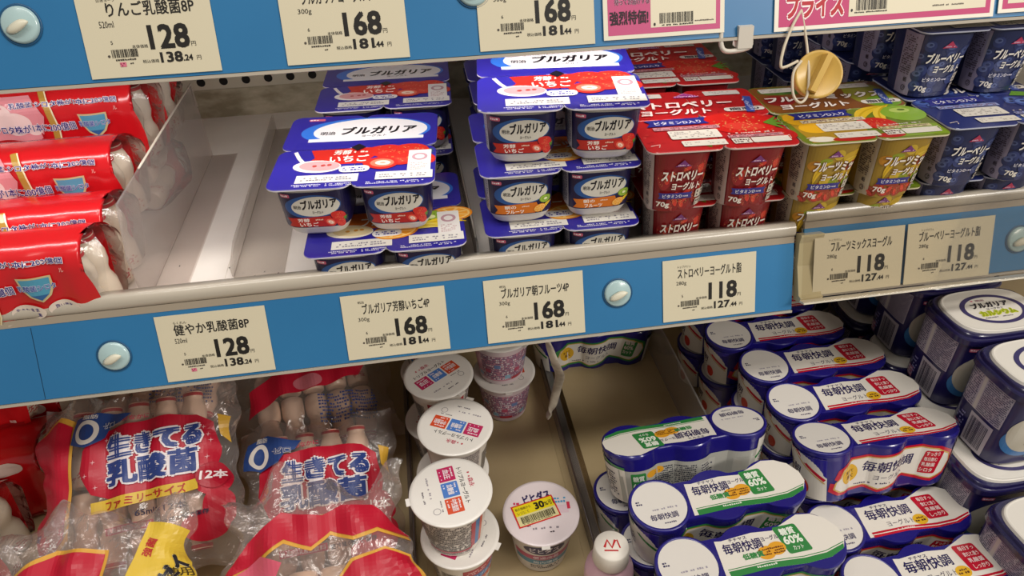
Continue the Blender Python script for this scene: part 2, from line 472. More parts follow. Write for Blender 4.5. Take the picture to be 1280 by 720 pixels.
price_tag(XM[2], 0, 0, tag_art('ブルガリア朝フルーツ4P', '明治', '300g', '168', '181', '44', '6', nx=15, nw=60), 'cream price tag on the lower blue rail reading 朝フルーツ4P, 168 yen')
price_tag(XM[3], 0, 0, tag_art('ストロベリーヨーグルト脂', 'トップバリュ', '280g', '118', '127', '44', '5', nx=14, nw=60), 'cream price tag reading ストロベリーヨーグルト, 118 yen, before the strawberry cups')
price_tag(XM[4], RY+0.004, RZ, tag_art('フルーツミックスヨーグル', 'トップバリュ', '280g', '118', '127', '44', '6', nx=16, nw=60), 'cream price tag reading フルーツミックス, first in the clear holder', off=0.006)
price_tag(XM[5], RY+0.004, RZ, tag_art('ブルーベリーヨーグルト脂', 'トップバリュ', '280g', '118', '127', '44', '4', nx=12, nw=62), 'cream price tag reading ブルーベリー, second in the clear holder', off=0.006)
price_tag(-0.448, 0, 0, Art(), 'blank end of a cream price tag cut off by the left photo edge')
price_tag(XU[0], UY, UZ, tag_art('りんご乳酸菌8P', '日清ヨーク', '520ml', '128', '138', '24', '5', True, nx=19, nw=58), 'cream price tag on the upper blue rail reading りんご乳酸菌8P, 128 yen')
price_tag(XU[1], UY, UZ, tag_art('ブルガリアヨーグルト', '', '300g', '168', '181', '44', '6', nx=16, nw=50), 'cream price tag on the upper rail reading 168, above the back strawberry multipack')
price_tag(XU[2], UY, UZ, tag_art('ブルガリア朝フルーツ', '', '300g', '168', '181', '44', '6', nx=16, nw=56), 'cream price tag on the upper rail reading 168, left of the pink sale card')
pink = 'c0527d'
a = Art(); a.rect(3.5, 3, 89, 75, pink, 0); a.rect(37, 7, 52, 66, 'dcd3ba', 1)
a.text('マルナカが自信を', 5.5, 32.5, 4.6, '6a1c44', 30, L=2, bold=0.03, halo='f0d9e4')
a.text('待ってお届けする', 9, 24.5, 4.4, '6a1c44', 27, L=2, bold=0.03, halo='f0d9e4')
a.text('強烈特価!', 5, 10.5, 9.5, '2a1420', 30, L=2, bold=0.04)
a.text('178', 66, 31, 13, INK, 21, L=2, bold=0.07); a.text('.84円', 87, 32, 4, INK, 10, L=2, bold=0.05, al='c')
a.text('(税込価格', 49, 32, 3.6, INK, 15, L=2)
a.bars(44, 9.5, 27, 7.5, INK, 2, 34, 5); a.micro(43, 7.4, 28, 1.8, 1, INK, 2); a.micro(72, 9.2, 16, 1.6, 1, '5a5048', 2); a.ell(40, 9.2, 0.9, 1.2, INK, 2, 8)
price_tag(0.1555, UY, UZ, a, 'pink bordered sale card on the upper rail with 強烈特価!', wd=96, ht=78, s0=0.0015, off=0.0012, edge=mat('dfd8c4', 0.5))
a = Art(); a.rect(3.5, 3, 182, 70, 'bd3f70', 0); a.rect(62, 7.5, 119, 62, 'dcd3ba', 1)
a.text('プライス', 10, 9.5, 17, 'b3202e', 47, L=2, bold=0.05, halo='f6e6e6', hw=0.11)
a.text('178', 125, 24, 13, INK, 24, L=2, bold=0.07); a.text('.84円)', 150, 25, 4.5, INK, 15, L=2, bold=0.05)
a.text('(税込価格', 104, 25, 5, INK, 19, L=2)
a.bars(68, 11.5, 26, 8, INK, 2, 34, 9); a.micro(67, 9.2, 28, 1.8, 1, INK, 2); a.ell(64.5, 12, 0.9, 1.2, INK, 2, 8); a.micro(134, 10.5, 28, 1.8, 1, '5a5048', 2)
price_tag(0.2925, UY, UZ, a, 'wide pink sale card on the upper rail reading プライス', wd=189, ht=74, s0=-0.001, off=0.0012, edge=mat('e6dfd0', 0.5))
a = Art(); a.rect(3.5, 3, 70, 70, 'bd3f70', 0); a.rect(8, 7, 60, 60, 'dcd3ba', 1)
price_tag(0.4855, UY, UZ, a, 'pink sale card cut off by the photo edge, right end of the upper rail', wd=90, ht=74, s0=0.001, off=0.0012, edge=mat('e6dfd0', 0.5))

# round clip knobs on the rails
def knob():
    rt = root('rail_clip')
    g = G(); lathe(g, [(0.0, 0.0005), (0.0125, 0.0006), (0.0135, 0.0012), (0.0138, 0.0004)][::-1], mat('1d4f75', 0.4), 32, cap=False)
    lathe(g, [(0.0122, 0.0007), (0.0118, 0.0022), (0.0105, 0.0030), (0.0, 0.0031)], mat('a9c3c4', 0.25, 0.5, 0, 0.4), 32, cap=False); g.obj('disc', rt)
    g = G(); v = []; f = []
    for i in range(7):
        t = i/6
        for k in range(10):
            an = 2*math.pi*k/10; rr = 0.0048*math.sin(math.pi*(0.14+0.80*t))
            v.append((-0.0075+0.015*t+0.3*rr*math.cos(an), -0.0032+0.004*t+rr*math.cos(an)*0.9, 0.0042+0.002*t+rr*math.sin(an)*0.55))
    for i in range(6):
        for k in range(10): f.append((i*10+k, i*10+(k+1) % 10, (i+1)*10+(k+1) % 10, (i+1)*10+k))
    f += [tuple(range(10))[::-1], tuple(range(60, 70))]
    g.add(v, f, mat('d6d2bd', 0.35), True); g.obj('thumb_tab', rt)
    return rt
kp = knob()
def put_knob(x, s, y0, z0, label, off=0.0):
    p = frame(y0, z0, off)(x, s)
    return place(kp, p, (math.pi/2-TILT, 0, 0), label, 'rail clip', 'round clips on the rails')
put_knob(-0.259, 0.0285, 0, 0, 'round pale clip on the lower rail, left of the 健やか乳酸菌8P tag')
put_knob(0.1685, 0.033, 0, 0, 'round pale clip on the lower rail between the 168 and 118 yen tags')
put_knob(0.564, 0.030, RY+0.004, RZ, 'round pale clip beside the ブルーベリー tag at the right edge', 0.0)
put_knob(-0.251, 0.0385, UY, UZ, 'round pale clip on the upper rail, left of the りんご乳酸菌8P tag')
put_knob(0.059, 0.044, UY, UZ, 'round pale clip half hidden behind an upper 168 yen tag')
put_knob(0.272, 0.046, UY, UZ, 'round pale clip on the upper rail between the two pink sale cards')

# clear dividers
def plate(name, pts, th, m, label, group='clear shelf dividers'):
    """a plate in the YZ plane: pts are (y,z); th is its thickness along X"""
    g = G(); prism(g, [(y, z) for y, z in pts], -th/2, th/2, m); return g
def divider(x, y0, y1, z0, z1, foot, m, label, cut=0.02, lean=0.0, edge=None, e0=0.02):
    rt = root('shelf_divider', label, 'shelf divider', (x, y0, z0), (0, lean, 0), 'clear shelf dividers')
    h = z1-z0; L = y1-y0
    g = G(); prism(g, [(0, 0.0015), (0.0, h*0.55), (cut, h), (L, h), (L, 0.0015)], -0.001, 0.001, m)
    g.obj('fin', rt)
    if edge:
        g = G(); tube(g, [(0, e0, h), (0, L, h), (0, L, h*0.7)], 0.0011, edge, 6); g.obj('top_edge', rt)
    g = G(); box(g, min(foot, 0), max(foot, 0), 0, L, 0, 0.0015, m); g.obj('foot', rt)
    return rt
pale_edge = mat('d8cdbd', 0.3); dark_edge = mat('4a3b36', 0.3); smoke = film('tinted_acrylic', 'd9cfc4', 0.07, 0.7, 0.1, None, 0.12)
divider(-0.2400, 0.055, 0.355, FL, 0.131, 0.03, film('hazy_acrylic', 'f6f1ee', 0.03, 0.35, 0.15, None, 0.13), 'clear shelf divider beside the red drink packs on the white deck', edge=pale_edge, e0=0.085)
divider(-0.172, 0.085, 0.42, FL, 0.062, 0.045, clear_milky, 'low clear shelf divider left of the front blue strawberry multipack', 0.03)
divider(0.050, 0.052, 0.46, FL, 0.066, -0.012, smoke, 'low clear shelf divider between the two rows of blue multipacks', 0.01, edge=mat('a49a8e', 0.3))
divider(0.137, -0.16, 0.225, LF, LF+0.022, 0.02, smoke, 'low divider between the white cups and the white and green three-packs', 0.005, edge=dark_edge)
divider(-0.040, -0.16, 0.24, LF, LF+0.022, -0.006, smoke, 'low divider between the bagged drinks and the white cups', 0.005, edge=dark_edge)
divider(0.291, -0.02, 0.27, LF, LF+0.085, -0.010, clear_milky, 'clear divider along the stacked red-label three-packs', 0.02, -0.12)
# tray lines of the lower deck
g = G(); box(g, 0.150, 0.290, -0.16, 0.25, LF, LF+0.0015, olive_deck, 0.0006); structure(g.obj('trim_tray'))
g = G(); box(g, -0.030, 0.128, -0.16, 0.25, LF, LF+0.0015, olive_deck, 0.0006); structure(g.obj('trim_tray'))
# ------------------------------------------------------------------ four-cup yogurt multipacks
def straw(a, x, y, r, rot=0, L=2, body='c92a22', leaf=True, half=False):
    q = Art(); pts = []
    for i in range(30):
        t = 2*math.pi*i/30; k = 1+0.10*math.cos(t)
        pts.append((r*1.12*math.cos(t)*(1.0 if math.cos(t) < 0 else 1.12), r*0.86*math.sin(t)*(1-0.22*max(0, math.cos(t)))))
    q.poly(pts, body, 0)
    if half:
        q.ell(-0.05*r, 0, r*0.80, r*0.56, 'e8745a', 1); q.ell(-0.1*r, 0, r*0.52, r*0.32, 'f6d8c4', 2); q.ell(-0.1*r, 0, r*0.2, r*0.10, 'e09a80', 3)
    else:
        q.ell(-0.1*r, 0.28*r, r*0.62, r*0.30, 'd23a2e', 1)
        rn = random.Random(int(x*7+y*3))
        k = 60 if r > 20 else 20
        for i in range(k):
            t = rn.uniform(0, 6.28); d = r*0.82*math.sqrt(rn.random()); e = 0.035 if r > 20 else 0.05
            q.ell(d*math.cos(t), d*0.85*math.sin(t), r*e, r*e*0.6, 'd8a060', 2, 6)
    if leaf:
        for k in (-55, -25, 5, 35, 60):
            tt = R(180+k); q.poly([(-r*0.95, r*0.12*math.copysign(1, k)), (-r*0.95+r*0.62*math.cos(tt), r*0.62*math.sin(tt)), (-r*0.72, 0)], '5f8a2c', 3)
    a.put(q.xf(x, y, 1, rot, L))
def orange(a, x, y, r, rot=0, L=2):
    q = Art(); q.ell(0, 0, r*1.3, r*0.85, 'e08a1c'); q.ell(0, 0, r*1.15, r*0.72, 'f3c878', 1)
    for k in range(8):
        t = 2*math.pi*k/8; q.poly([(0.1*r*math.cos(t), 0.07*r*math.sin(t)), (1.05*r*math.cos(t-0.3), 0.64*r*math.sin(t-0.3)), (1.05*r*math.cos(t+0.3), 0.64*r*math.sin(t+0.3))], 'eda02e', 2)
    a.put(q.xf(x, y, 1, rot, L))
def bananas(a, x, y, r, rot=0, L=2, c='e9c92a'):
    q = Art(); up = []; lo = []
    for i in range(13):
        t = i/12*2-1; up.append((t*r*1.6, -0.5*r*t*t+0.35*r*(1-t*t)+0.2*r)); lo.append((t*r*1.6, -0.5*r*t*t-0.3*r*(1-t*t)+0.2*r))
    q.poly(up+lo[::-1], c); q.line([(p[0], (p[1]+l[1])/2) for p, l in zip(up, lo)], r*0.1, 'c9a51c', 1)
    a.put(q.xf(x, y, 1, rot, L))
def kiwi(a, x, y, r, L=2):
    a.ell(x, y, r*1.2, r*0.85, '7a8a2a', L); a.ell(x, y, r*1.08, r*0.74, '93b53a', L+1); a.ell(x, y, r*0.35, r*0.25, 'e3e6b0', L+2)
    for k in range(12):
        t = 2*math.pi*k/12; a.ell(x+r*0.55*math.cos(t), y+r*0.38*math.sin(t), r*0.06, r*0.05, '2c2a18', L+2, 6)
def berry(a, x, y, r, L=1, c='3d4f86', hl='6f83b4'):
    a.ell(x, y, r, r*0.95, c, L, 20); a.ell(x-r*0.15, y+r*0.25, r*0.62, r*0.45, hl, L+1, 16); a.ell(x-r*0.05, y+r*0.3, r*0.28, r*0.2, '26305c', L+2, 8)

def lid_sheet_geo(g, size, r, edge, top, th=0.0012, gap=0.0003):
    """four rounded squares snapped together: notches at mid-side and a diamond hole in the centre come by themselves"""
    s = size/2-gap
    for ix in (0, 1):
        for iy in (0, 1):
            x0 = -size/2+ix*size/2+gap/2*(1 if ix else 0); y0 = -size/2+iy*size/2+gap/2*(1 if iy else 0); p = []
            for cx, cy, a0 in ((x0+s-r, y0+r, -90), (x0+s-r, y0+s-r, 0), (x0+r, y0+s-r, 90), (x0+r, y0+r, 180)):
                for i in range(7):
                    t = R(a0+15*i); p.append((cx+r*math.cos(t), cy+r*math.sin(t)))
            n = len(p); z0, z1 = -th, 0.0
            v = [(q[0], q[1], z0) for q in p]+[(q[0], q[1], z1) for q in p]
            g.add(v, [tuple(range(n))[::-1]]+[(i, (i+1) % n, n+(i+1) % n, n+i) for i in range(n)], edge)
            ins = 0.0004; c = (x0+s/2, y0+s/2); k = 1-ins/(s/2)
            g.add([(c[0]+(q[0]-c[0])*k, c[1]+(q[1]-c[1])*k, 0.0004) for q in p], [tuple(range(n))], top)
            g.add([(q[0], q[1], z1) for q in p]+[(c[0]+(q[0]-c[0])*k, c[1]+(q[1]-c[1])*k, 0.0004) for q in p], [(i, (i+1) % n, n+(i+1) % n, n+i) for i in range(n)], top)
def clip_art(a, size, r):
    return a
def four_pack(name, cup_me, lid_me, size, h):
    rt = root(name)
    for ix in (-1, 1):
        for iy in (-1, 1):
            link('cup', cup_me, rt, (ix*size/4, iy*size/4, 0))
    link('lid_sheet', lid_me, rt, (0, 0, h))
    return rt

# -- the dark blue kind: 134 mm square, 53 mm high
BS, BH = 0.134, 0.0520
sq4 = outline_super(4.2, 64); sq3 = outline_super(3.4, 64)
NAVY = '251f74'
def blue_cup(ribbon, ribtxt, kind):
    g = G()
    lf = Loft(sq4, [(0.0, 0.0165), (0.0015, 0.0195), (0.005, 0.0235), (0.011, 0.0265), (0.0135, 0.0272), (0.046, 0.0288), (0.0494, 0.0290)])
    wh = mat('d6d0c6', 0.35, 0.5, 0, 0.2)
    lf.body(g, wh, sub=lambda a, b: wh)
    a = Art(); P = lf.per*1000
    a.rect(-P/2, 13, P, 34, '17133f', 0)
    a.rect(-27-16, 13.5, 14, 33, 'a5a2aa', 1); a.micro(-42.5, 14.5, 12.5, 31, 14, '2c2a52', 2)
    a.ell(0, 33.2, 23.4, 11, '24508f', 1, 36, 3)
    a.ell(2.5, 33.2, 20, 9.4, 'cfcabd', 2, 36, 3)
    a.text('ブルガリア', -9, 31.5, 8.5, '17151c', 29, L=3, bold=0.05, shear=0.12, rot=3)
    a.text('明治', -15.5, 31.2, 3.6, '17151c', 6, L=3, bold=0.02)
    a.text('ヨーグルト', -1, 26.4, 2.6, '17151c', 9, L=3)
    a.rrect(-25, 42, 8.5, 3.2, 1, 'c65a78', 2); a.micro(-24.3, 42.4, 7, 2.4, 1, 'f2e6ea', 3)
    a.poly([(-24, 14), (12, 13.6), (16, 17), (13, 23.8), (-24, 22.3), (-21, 18)], ribbon, 3)
    a.text(ribtxt[0], -15, 18.6, 3.4, 'f0e6da', 10, L=4, bold=0.02); a.text(ribtxt[1], -14, 14.2, 3.8 if kind == 's' else 3.2, 'f4ece2', 16, L=4, bold=0.03)
    a.micro(-3, 19.4, 11, 2.2, 1, 'e8c8b0', 4)
    if kind == 's':
        straw(a, 20, 22.5, 5.6, 150, 4); straw(a, 12.5, 18, 4.6, 150, 6, half=True, leaf=False); straw(a, 21, 16.5, 4.2, 130, 6, leaf=False)
    else:
        kiwi(a, 21, 26, 4.6, 4); orange(a, 16, 18, 4.2, 20, 7); bananas(a, 22, 19, 4.4, 40, 6)
    a.apply(g, lf.S, (2.2, 0), rough=0.35, coat=0.15, base=0.0006, step=0.00007)
    # rim
    lf2 = Loft(sq4, [(0.0495, 0.0305), (0.0518, 0.0310)])
    return g.mesh('cup')
def blue_lid(kind):
    g = G(); top = mat('2a2390', 0.3, 0.5, 0, 0.45)
    lid_sheet_geo(g, BS, 0.0095, mat('d8d4dc', 0.35), top)
    a = Art()
    a.ell(3, 33.5, 58, 27, '2f6fd0', 0, 44); a.ell(7, 33.5, 51, 24.5, 'e9e6e6', 1, 44)
    a.rect(-55, 5.5, 116, 8.5, '2a2390', 2); a.poly([(-46, 14), (55, 14), (55, 20), (-46, 20)], 'e9e6e6', 3)
    a.text('ブルガリア', -18, 27, 14, '17151c', 66, L=4, bold=0.05, shear=0.18)
    a.text('明治', -37, 27, 6.5, '17151c', 13, L=4, bold=0.02); a.text('ヨーグルト', 0, 20.4, 4.2, '17151c', 22, L=4, bold=0.01, shear=0.1)
    a.rrect(-52, 57, 15, 4.6, 1.5, 'c65a78', 1); a.micro(-51, 57.6, 13, 3.4, 1, 'f4e6ea', 2)
    # lower half
    rib = 'c6261e' if kind == 's' else 'd2691c'
    a.poly([(-44, -29), (8, -28), (16, -14), (22, -2), (20, 0.5), (-40, -2), (-35, -16)], rib, 1)
    if kind == 's':
        a.text('芳醇', -20, -11.5, 8, 'f4eadf', 15, L=2, bold=0.03, shear=0.1); a.micro(-3, -10, 18, 4.4, 1, 'f0d8c8', 2); a.text('いちご', -22, -24.5, 11, 'f6ede2', 32, L=2, bold=0.035)
        straw(a, 26, -9, 14.5, 165, 2); straw(a, 58, -24, 9.5, 120, 2, leaf=False); straw(a, 47, -8, 13, 160, 4); straw(a, 36, -22, 14.5, 170, 6, leaf=False); straw(a, 22, -30, 12.5, 175, 9, half=True, leaf=False)
    else:
        a.text('フルーツ', -22, -24, 13, 'f6ede2', 40, L=2, bold=0.03, shear=0.1)
        orange(a, 56, -14, 15, 0, 2); kiwi(a, 38, -17, 13, 3); bananas(a, 46, -28, 14, 8, 6); bananas(a, 31, -34, 14, 4, 7, 'e6d05a'); orange(a, 8, -36, 15, 10, 8)
    # spoon
    sc = 'e9e0dc' if kind == 's' else 'e6dcc8'; yo = 'd99a9c' if kind == 's' else 'd8c49a'
    a.line([(-53, -4), (-48, -16), (-42, -26)], 3.4, sc, 2); a.ell(-31, -31, 20, 10.5, sc, 2, 30, -5); a.ell(-29, -30.2, 17, 8.4, yo, 3, 26, -5)
    for dx in (-4, 3, 8): a.ell(-29+dx, -30+dx*0.1, 2, 1.7, 'b3443f' if kind == 's' else 'c98a2e', 4, 10)
    a.rrect(-12, -43.5, 25, 10.5, 5, 'e6e3e4', 11); a.micro(-9, -41.5, 19, 6.5, 2, '2a2390', 12)
    a.rect(-45, -58, 50, 12.5, 'e2ded6', 3); a.micro(-41, -55.5, 42, 6.5, 2, '8f8a94', 4, 0.6)
    a.rect(19, -58, 46, 12.5, 'e2ded6', 12); a.micro(22, -55.5, 38, 6.5, 2, '8f8a94', 13, 0.6)
    a.rect(44, -48, 19, 38, 'e4dfda', 13); a.ring(53.5, -22, 6.6, 6.4, 2.6, 'b98f98', 14); a.micro(46.5, -45, 14, 13, 5, 'c5a6a6', 14)
    a.micro(-48, -64, 50, 4.5, 2, 'd4d2e2', 1); a.micro(12, -64, 46, 4.5, 2, 'd4d2e2', 1)
    a.line([(-66, 0), (-9, 0)], 0.5, '1a1668', 1); a.line([(9, 0), (66, 0)], 0.5, '1a1668', 1)
    # keep the print inside the sheet's notches: dark gap at the centre, as the four lids meet
    a.poly([(-6.5, 0), (0, -6.5), (6.5, 0), (0, 6.5)], '15131f', 16)
    a.apply(g, flat((0, 0, 0.0004), (1, 0, 0), (0, 1, 0)), rough=0.3, coat=0.45, base=0.00008, step=0.00002)
    return g.mesh('lid_sheet')
cup_s = blue_cup('b5281e', ('芳醇', 'いちご'), 's'); cup_f = blue_cup('cf6f1e', ('朝の', 'フルーツ'), 'f')
lid_s = blue_lid('s'); lid_f = blue_lid('f')
pk_s = four_pack('yogurt_multipack', cup_s, lid_s, BS, BH); pk_f = four_pack('yogurt_multipack', cup_f, lid_f, BS, BH)
GB = 'blue four-cup yogurt multipacks'
def at_corner(x, y, rot, s):   # front-left corner of the lid sheet -> centre
    c, sn = math.cos(rot), math.sin(rot); return x+c*s/2-sn*s/2, y+sn*s/2+c*s/2
def bl(p, fx, fy, z, rot, label, tilt=0):
    x, y = at_corner(fx, fy, R(rot), BS)
    return place(p, (x, y, z), (R(tilt), 0, R(rot)), label, 'yogurt multipack', GB)
Z1, Z2, Z3 = FL, FL+BH+0.0008, FL+2*(BH+0.0008)
bl(pk_f, -0.0955, 0.023, Z1, -1.7, 'blue four-cup fruit multipack at the bottom of the left stack, its lid half covered')
bl(pk_s, -0.1165, 0.046, Z2+0.0024, -5.5, 'blue four-cup strawberry multipack on top of the left stack, slightly turned', 2)
bl(pk_s, -0.091, 0.200, Z1, -2, 'blue strawberry multipack on the deck, hidden behind the front left stack')
bl(pk_s, -0.089, 0.200, Z2, -3, 'blue strawberry multipack right behind the front left stack, whole lid in view')
bl(pk_s, -0.082, 0.338, Z1, -1, 'blue strawberry multipack on the deck at the back of the left row')
bl(pk_s, -0.082, 0.338, Z2, -2, 'blue strawberry multipack at the back of the left row, only its front rim in view')
bl(pk_f, 0.0550, 0.0265, Z1, -1.4, 'blue fruit multipack at the bottom of the three-high stack')
bl(pk_f, 0.0535, 0.032, Z2, -1.6, 'blue fruit multipack in the middle of the three-high stack')
bl(pk_s, 0.0545, 0.040, Z3+0.0036, -6.5, 'bright blue strawberry multipack on top of the three-high stack, under the upper rail', 3)
for i, (yy, dx) in enumerate(((0.186, 0.004), (0.324, 0.010))):
    w = ('second', 'third')[i]
    bl(pk_f, 0.066+dx, yy, Z1, -1, 'blue multipack on the deck, %s from the front in the right blue row' % w)
    bl(pk_s, 0.062+dx, yy, Z2, -1, 'blue multipack one layer up, %s from the front in the right blue row' % w)
    bl(pk_s, 0.068+dx, yy, Z3, -2, 'blue multipack on the third layer, %s from the front in the right blue row' % w)

# -- the fruit kinds with the tall cups: 125 mm square, 61 mm high
TS, TT = 0.1245, 0.0612
def tall_cup(base, txt, dark, fruit):
    g = G()
    lf = Loft(sq3, [(0.0, 0.0180), (0.002, 0.0205), (0.006, 0.0215), (0.056, 0.0258), (0.0585, 0.0262)])
    lf.body(g, mat(dark, 0.35, 0.5, 0, 0.3))
    a = Art(); P = lf.per*1000
    a.rect(-P/2, 2, P, 55.5, dark, 0)
    rn = random.Random(len(txt))
    if fruit == 'straw':
        for i in range(16): straw(a, rn.uniform(-22, 30), rn.uniform(6, 52), rn.uniform(5, 8), rn.uniform(0, 360), 1, body=rn.choice(('8f1f22', '962226', '801a20')), leaf=False)
    elif fruit == 'mix':
        for i in range(22): a.ell(rn.uniform(-22, 30), rn.uniform(14, 54), rn.uniform(4, 8), rn.uniform(3, 6), rn.choice(('c9a42a', 'd4b43c', 'c98a26', 'a8421e', '8f9a2c', 'cfae36')), 1)
        for i in range(8): straw(a, -22+i*6.5, rn.uniform(5, 13), 5.5, rn.uniform(0, 360), 2, body='a03a22', leaf=False)
        bananas(a, -10, 32, 8, 60, 2, 'dcb22c'); bananas(a, 14, 40, 8, 20, 2, 'd8b63a')
    else:
        for i in range(26): berry(a, rn.uniform(-22, 34), rn.uniform(6, 53), rn.uniform(3.6, 6.2), 1, rn.choice(('2d3768', '353f70', '262f5c')), rn.choice(('46527f', '535f8c')))
    a.rect(-24-20, 2.5, 20, 54, {'straw': 'b9a8a0', 'mix': 'b3a792', 'blue': '8d849a'}[fruit], 4)
    a.micro(-41.5, 20, 14, 34, 18, '4d4248', 5, 0.7); a.text('紙', -33, 14, 4, '3b3238', L=5); a.ring(-31, 8.5, 2.6, 2.6, 0.6, '3b3238', 5); a.text('プ', -32.2, 7, 3, '3b3238', L=5)
    a.poly([(-7, 46), (7, 46), (3, 49), (0, 52), (-3, 49)], 'b83a5a' if fruit == 'blue' else '7a3a78', 4); a.micro(-6, 46.2, 12, 2, 1, 'd8b0c8', 5)
    lines = (txt, 'ヨーグルト')
    a.text(txt, -17, 33, 8.6, 'e9e2d6', 36, L=5, bold=0.045, shear=0.12, halo={'mix': '6e2416'}.get(fruit, dark), hw=0.085); a.text('ヨーグルト', -8, 24.2, 6.8, 'e9e2d6', 26, L=5, bold=0.035, shear=0.12, halo={'mix': '6e2416'}.get(fruit, dark), hw=0.075)
    if fruit != 'blue': a.poly([(-19, 15.2), (13, 15.6), (11.5, 18.5), (13, 21.4), (-19, 21), (-17.5, 18)], '332f80', 5)
    a.text('ビタミンD', -15, 16.6, 3.4, 'e4e0e6', 18, L=7, bold=0.02); a.micro(4, 16.8, 7, 2.6, 1, 'c9c4d4', 7)
    a.text('70g', -20, 6.5, 6, 'e9e2d6', 11.5, L=6, bold=0.03)
    a.rrect(16, 15, 12, 8, 1, 'c9bfb0', 5); a.micro(17, 15.8, 10, 6.5, 2, '4a3a3a', 6); a.rrect(17, 7, 9, 6.5, 1, 'c9bfb0', 5); a.micro(18, 7.6, 7, 5, 2, '4a3a3a', 6)
    a.apply(g, lf.S, (2.6, 0), rough=0.33, coat=0.3, base=0.0005, step=0.00008)
    return g.mesh('cup')
def tall_lid(fruit):
    g = G(); rn = random.Random(5)
    c0 = {'straw': 'b51c20', 'mix': '6d7a22', 'blue': '27306a'}[fruit]
    lid_sheet_geo(g, TS, 0.0078, mat({'straw': 'cbb4ac', 'mix': 'd0c6a8', 'blue': 'b9bccb'}[fruit], 0.35), mat(c0, 0.28, 0.5, 0, 0.5))
    a = Art(); B = 61.5
    if fruit == 'straw':
        for i in range(120): a.ell(rn.uniform(-60, 60), rn.uniform(-60, 60), rn.uniform(0.8, 3.2), rn.uniform(0.6, 1.6), rn.choice(('b8262a', 'c43432', 'a01820', 'cf4a46')), 0, 8)
        straw(a, 27, -16, 27, 172, 4, body='c8201c'); straw(a, 50, -41, 14, 160, 2, body='b3201e', leaf=False); straw(a, -5, -52, 7, 30, 2, body='b3201e')
        name, yy, hh = 'ストロベリー', 22, 13
    elif fruit == 'mix':
        a.rrect(-B, 0.5, 122.5, 60, 7, '7d4a1e', 0); a.ell(40, 30, 20, 30, '8d8a20', 1); a.ell(-36, 50, 20, 9, '4f7a2a', 1); a.ell(-25, 47, 8, 7, '3c6424', 2); a.ell(-45, 28, 14, 12, '8a1c1a', 1); a.ell(45, 12, 15, 12, '6f9a2a', 2)
        a.poly([(-59, -2), (-2, -2), (-2, -46), (-28, -60), (-56, -60)], 'a98426', 0)
        a.ell(-50, -14, 10, 12, 'd9a41e', 1); a.ell(-42, -33, 13, 10, 'e2ab22', 2); a.ell(-46, -55, 11, 5, 'e4dccc', 2); a.ell(-20, -57, 18, 4.5, 'b3241c', 2)
        bananas(a, 16, -12, 17, 40, 2, 'dfb92e'); bananas(a, 28, -16, 15, 62, 3, 'e6c33c'); a.ell(46, -16, 19, 16, '86ab30', 3); a.ell(46, -10, 9, 5, 'b4c862', 4); a.ell(48, -9, 3.5, 2, '5c7420', 5)
        straw(a, 14, -33, 14, 160, 5, leaf=False); a.poly([(2, -60), (60, -60), (60, -40), (30, -36)], '7f9a26', 1); a.ell(12, -56, 12, 4.5, 'b3241c', 2)
        name, yy, hh = 'フルーツミックス', 24, 11.5
    else:
        for i in range(34): berry(a, rn.uniform(-54, 54), rn.uniform(-54, 54), rn.uniform(6, 10), 0, rn.choice(('2c397a', '35458a', '242c62')), rn.choice(('4a62a8', '5c74b4')))
        for x, y in ((40, -2), (22, -48), (-40, 40)): a.poly([(x-9, y-3), (x, y+6), (x+11, y+2), (x+4, y-6)], '5f8f2c', 4)
        berry(a, 52, -20, 11, 4, '3a4f96', '6a86c4'); berry(a, 34, -22, 10, 4, '33468a', '5a76b8')
        name, yy, hh = 'ブルーベリー', 22, 13
    sh = 0.16
    a.text(name, -56, yy, hh, 'efe6dc', 92 if fruit != 'mix' else 108, L=8, bold=0.05, shear=sh, halo=c0 if fruit != 'mix' else '6a2c1a', hw=0.09)
    a.text('ヨーグルト', -50, 7, 11.5, 'efe6dc', 62, L=8, bold=0.04, shear=sh, halo=c0 if fruit != 'mix' else '6a2c1a', hw=0.08)
    a.rrect(24, 8, 36, 8.5, 4, 'ddd5cb', 8); a.text('脂肪0', 29, 9.5, 5.6, '3a3038', 26, L=9, bold=0.04)
    a.poly([(-52, -16), (2, -14), (-1, -8), (2, -1), (-52, -3), (-48, -9)], '2a2d80', 9); a.text('ビタミンD入り', -44, -12.5, 6.2, 'e8e4ea', 40, L=10, bold=0.02, rot=1)
    a.rect(-48, -24, 56, 6, {'straw': 'c98a90', 'mix': 'd6c7a4', 'blue': '8d97c4'}[fruit], 9); a.micro(-47, -23.6, 54, 5, 2, '6a3a4a', 10)
    a.rrect(-38, -42, 42, 16, 1.5, 'dcd5c8', 9); a.micro(-36, -40, 38, 12, 4, 'a59c94', 10, 0.5); a.rrect(-32, -56, 36, 10, 1, 'dcd5c8', 9); a.micro(-30, -54, 32, 6, 2, 'b3aaa2', 10, 0.4)
    a.rect(8, -45, 46, 5, {'straw': 'c98a90', 'mix': 'c9c08a', 'blue': '8d97c4'}[fruit], 9); a.micro(9, -44.6, 44, 4.2, 2, '5a2a3a', 10)
    a.rrect(9, -56, 15, 9.5, 1, 'dcd5c8', 9); a.micro(10, -55, 13, 7, 2, '5a3a3a', 10); a.rrect(25, -56, 31, 9.5, 1, 'dcd5c8', 9); a.micro(10, -38.5, 40, 3, 1, 'd4c8c0', 9)
    a.poly([(-13, 44), (13, 44), (9, 48), (0, 55), (-9, 48)], '9c2f84', 9); a.text('TOPVALU', -11.5, 44.8, 3, 'e8c8e0', 23, L=10); a.line([(-7, 49), (0, 53.5), (7, 49)], 0.9, 'e0a8d4', 10)
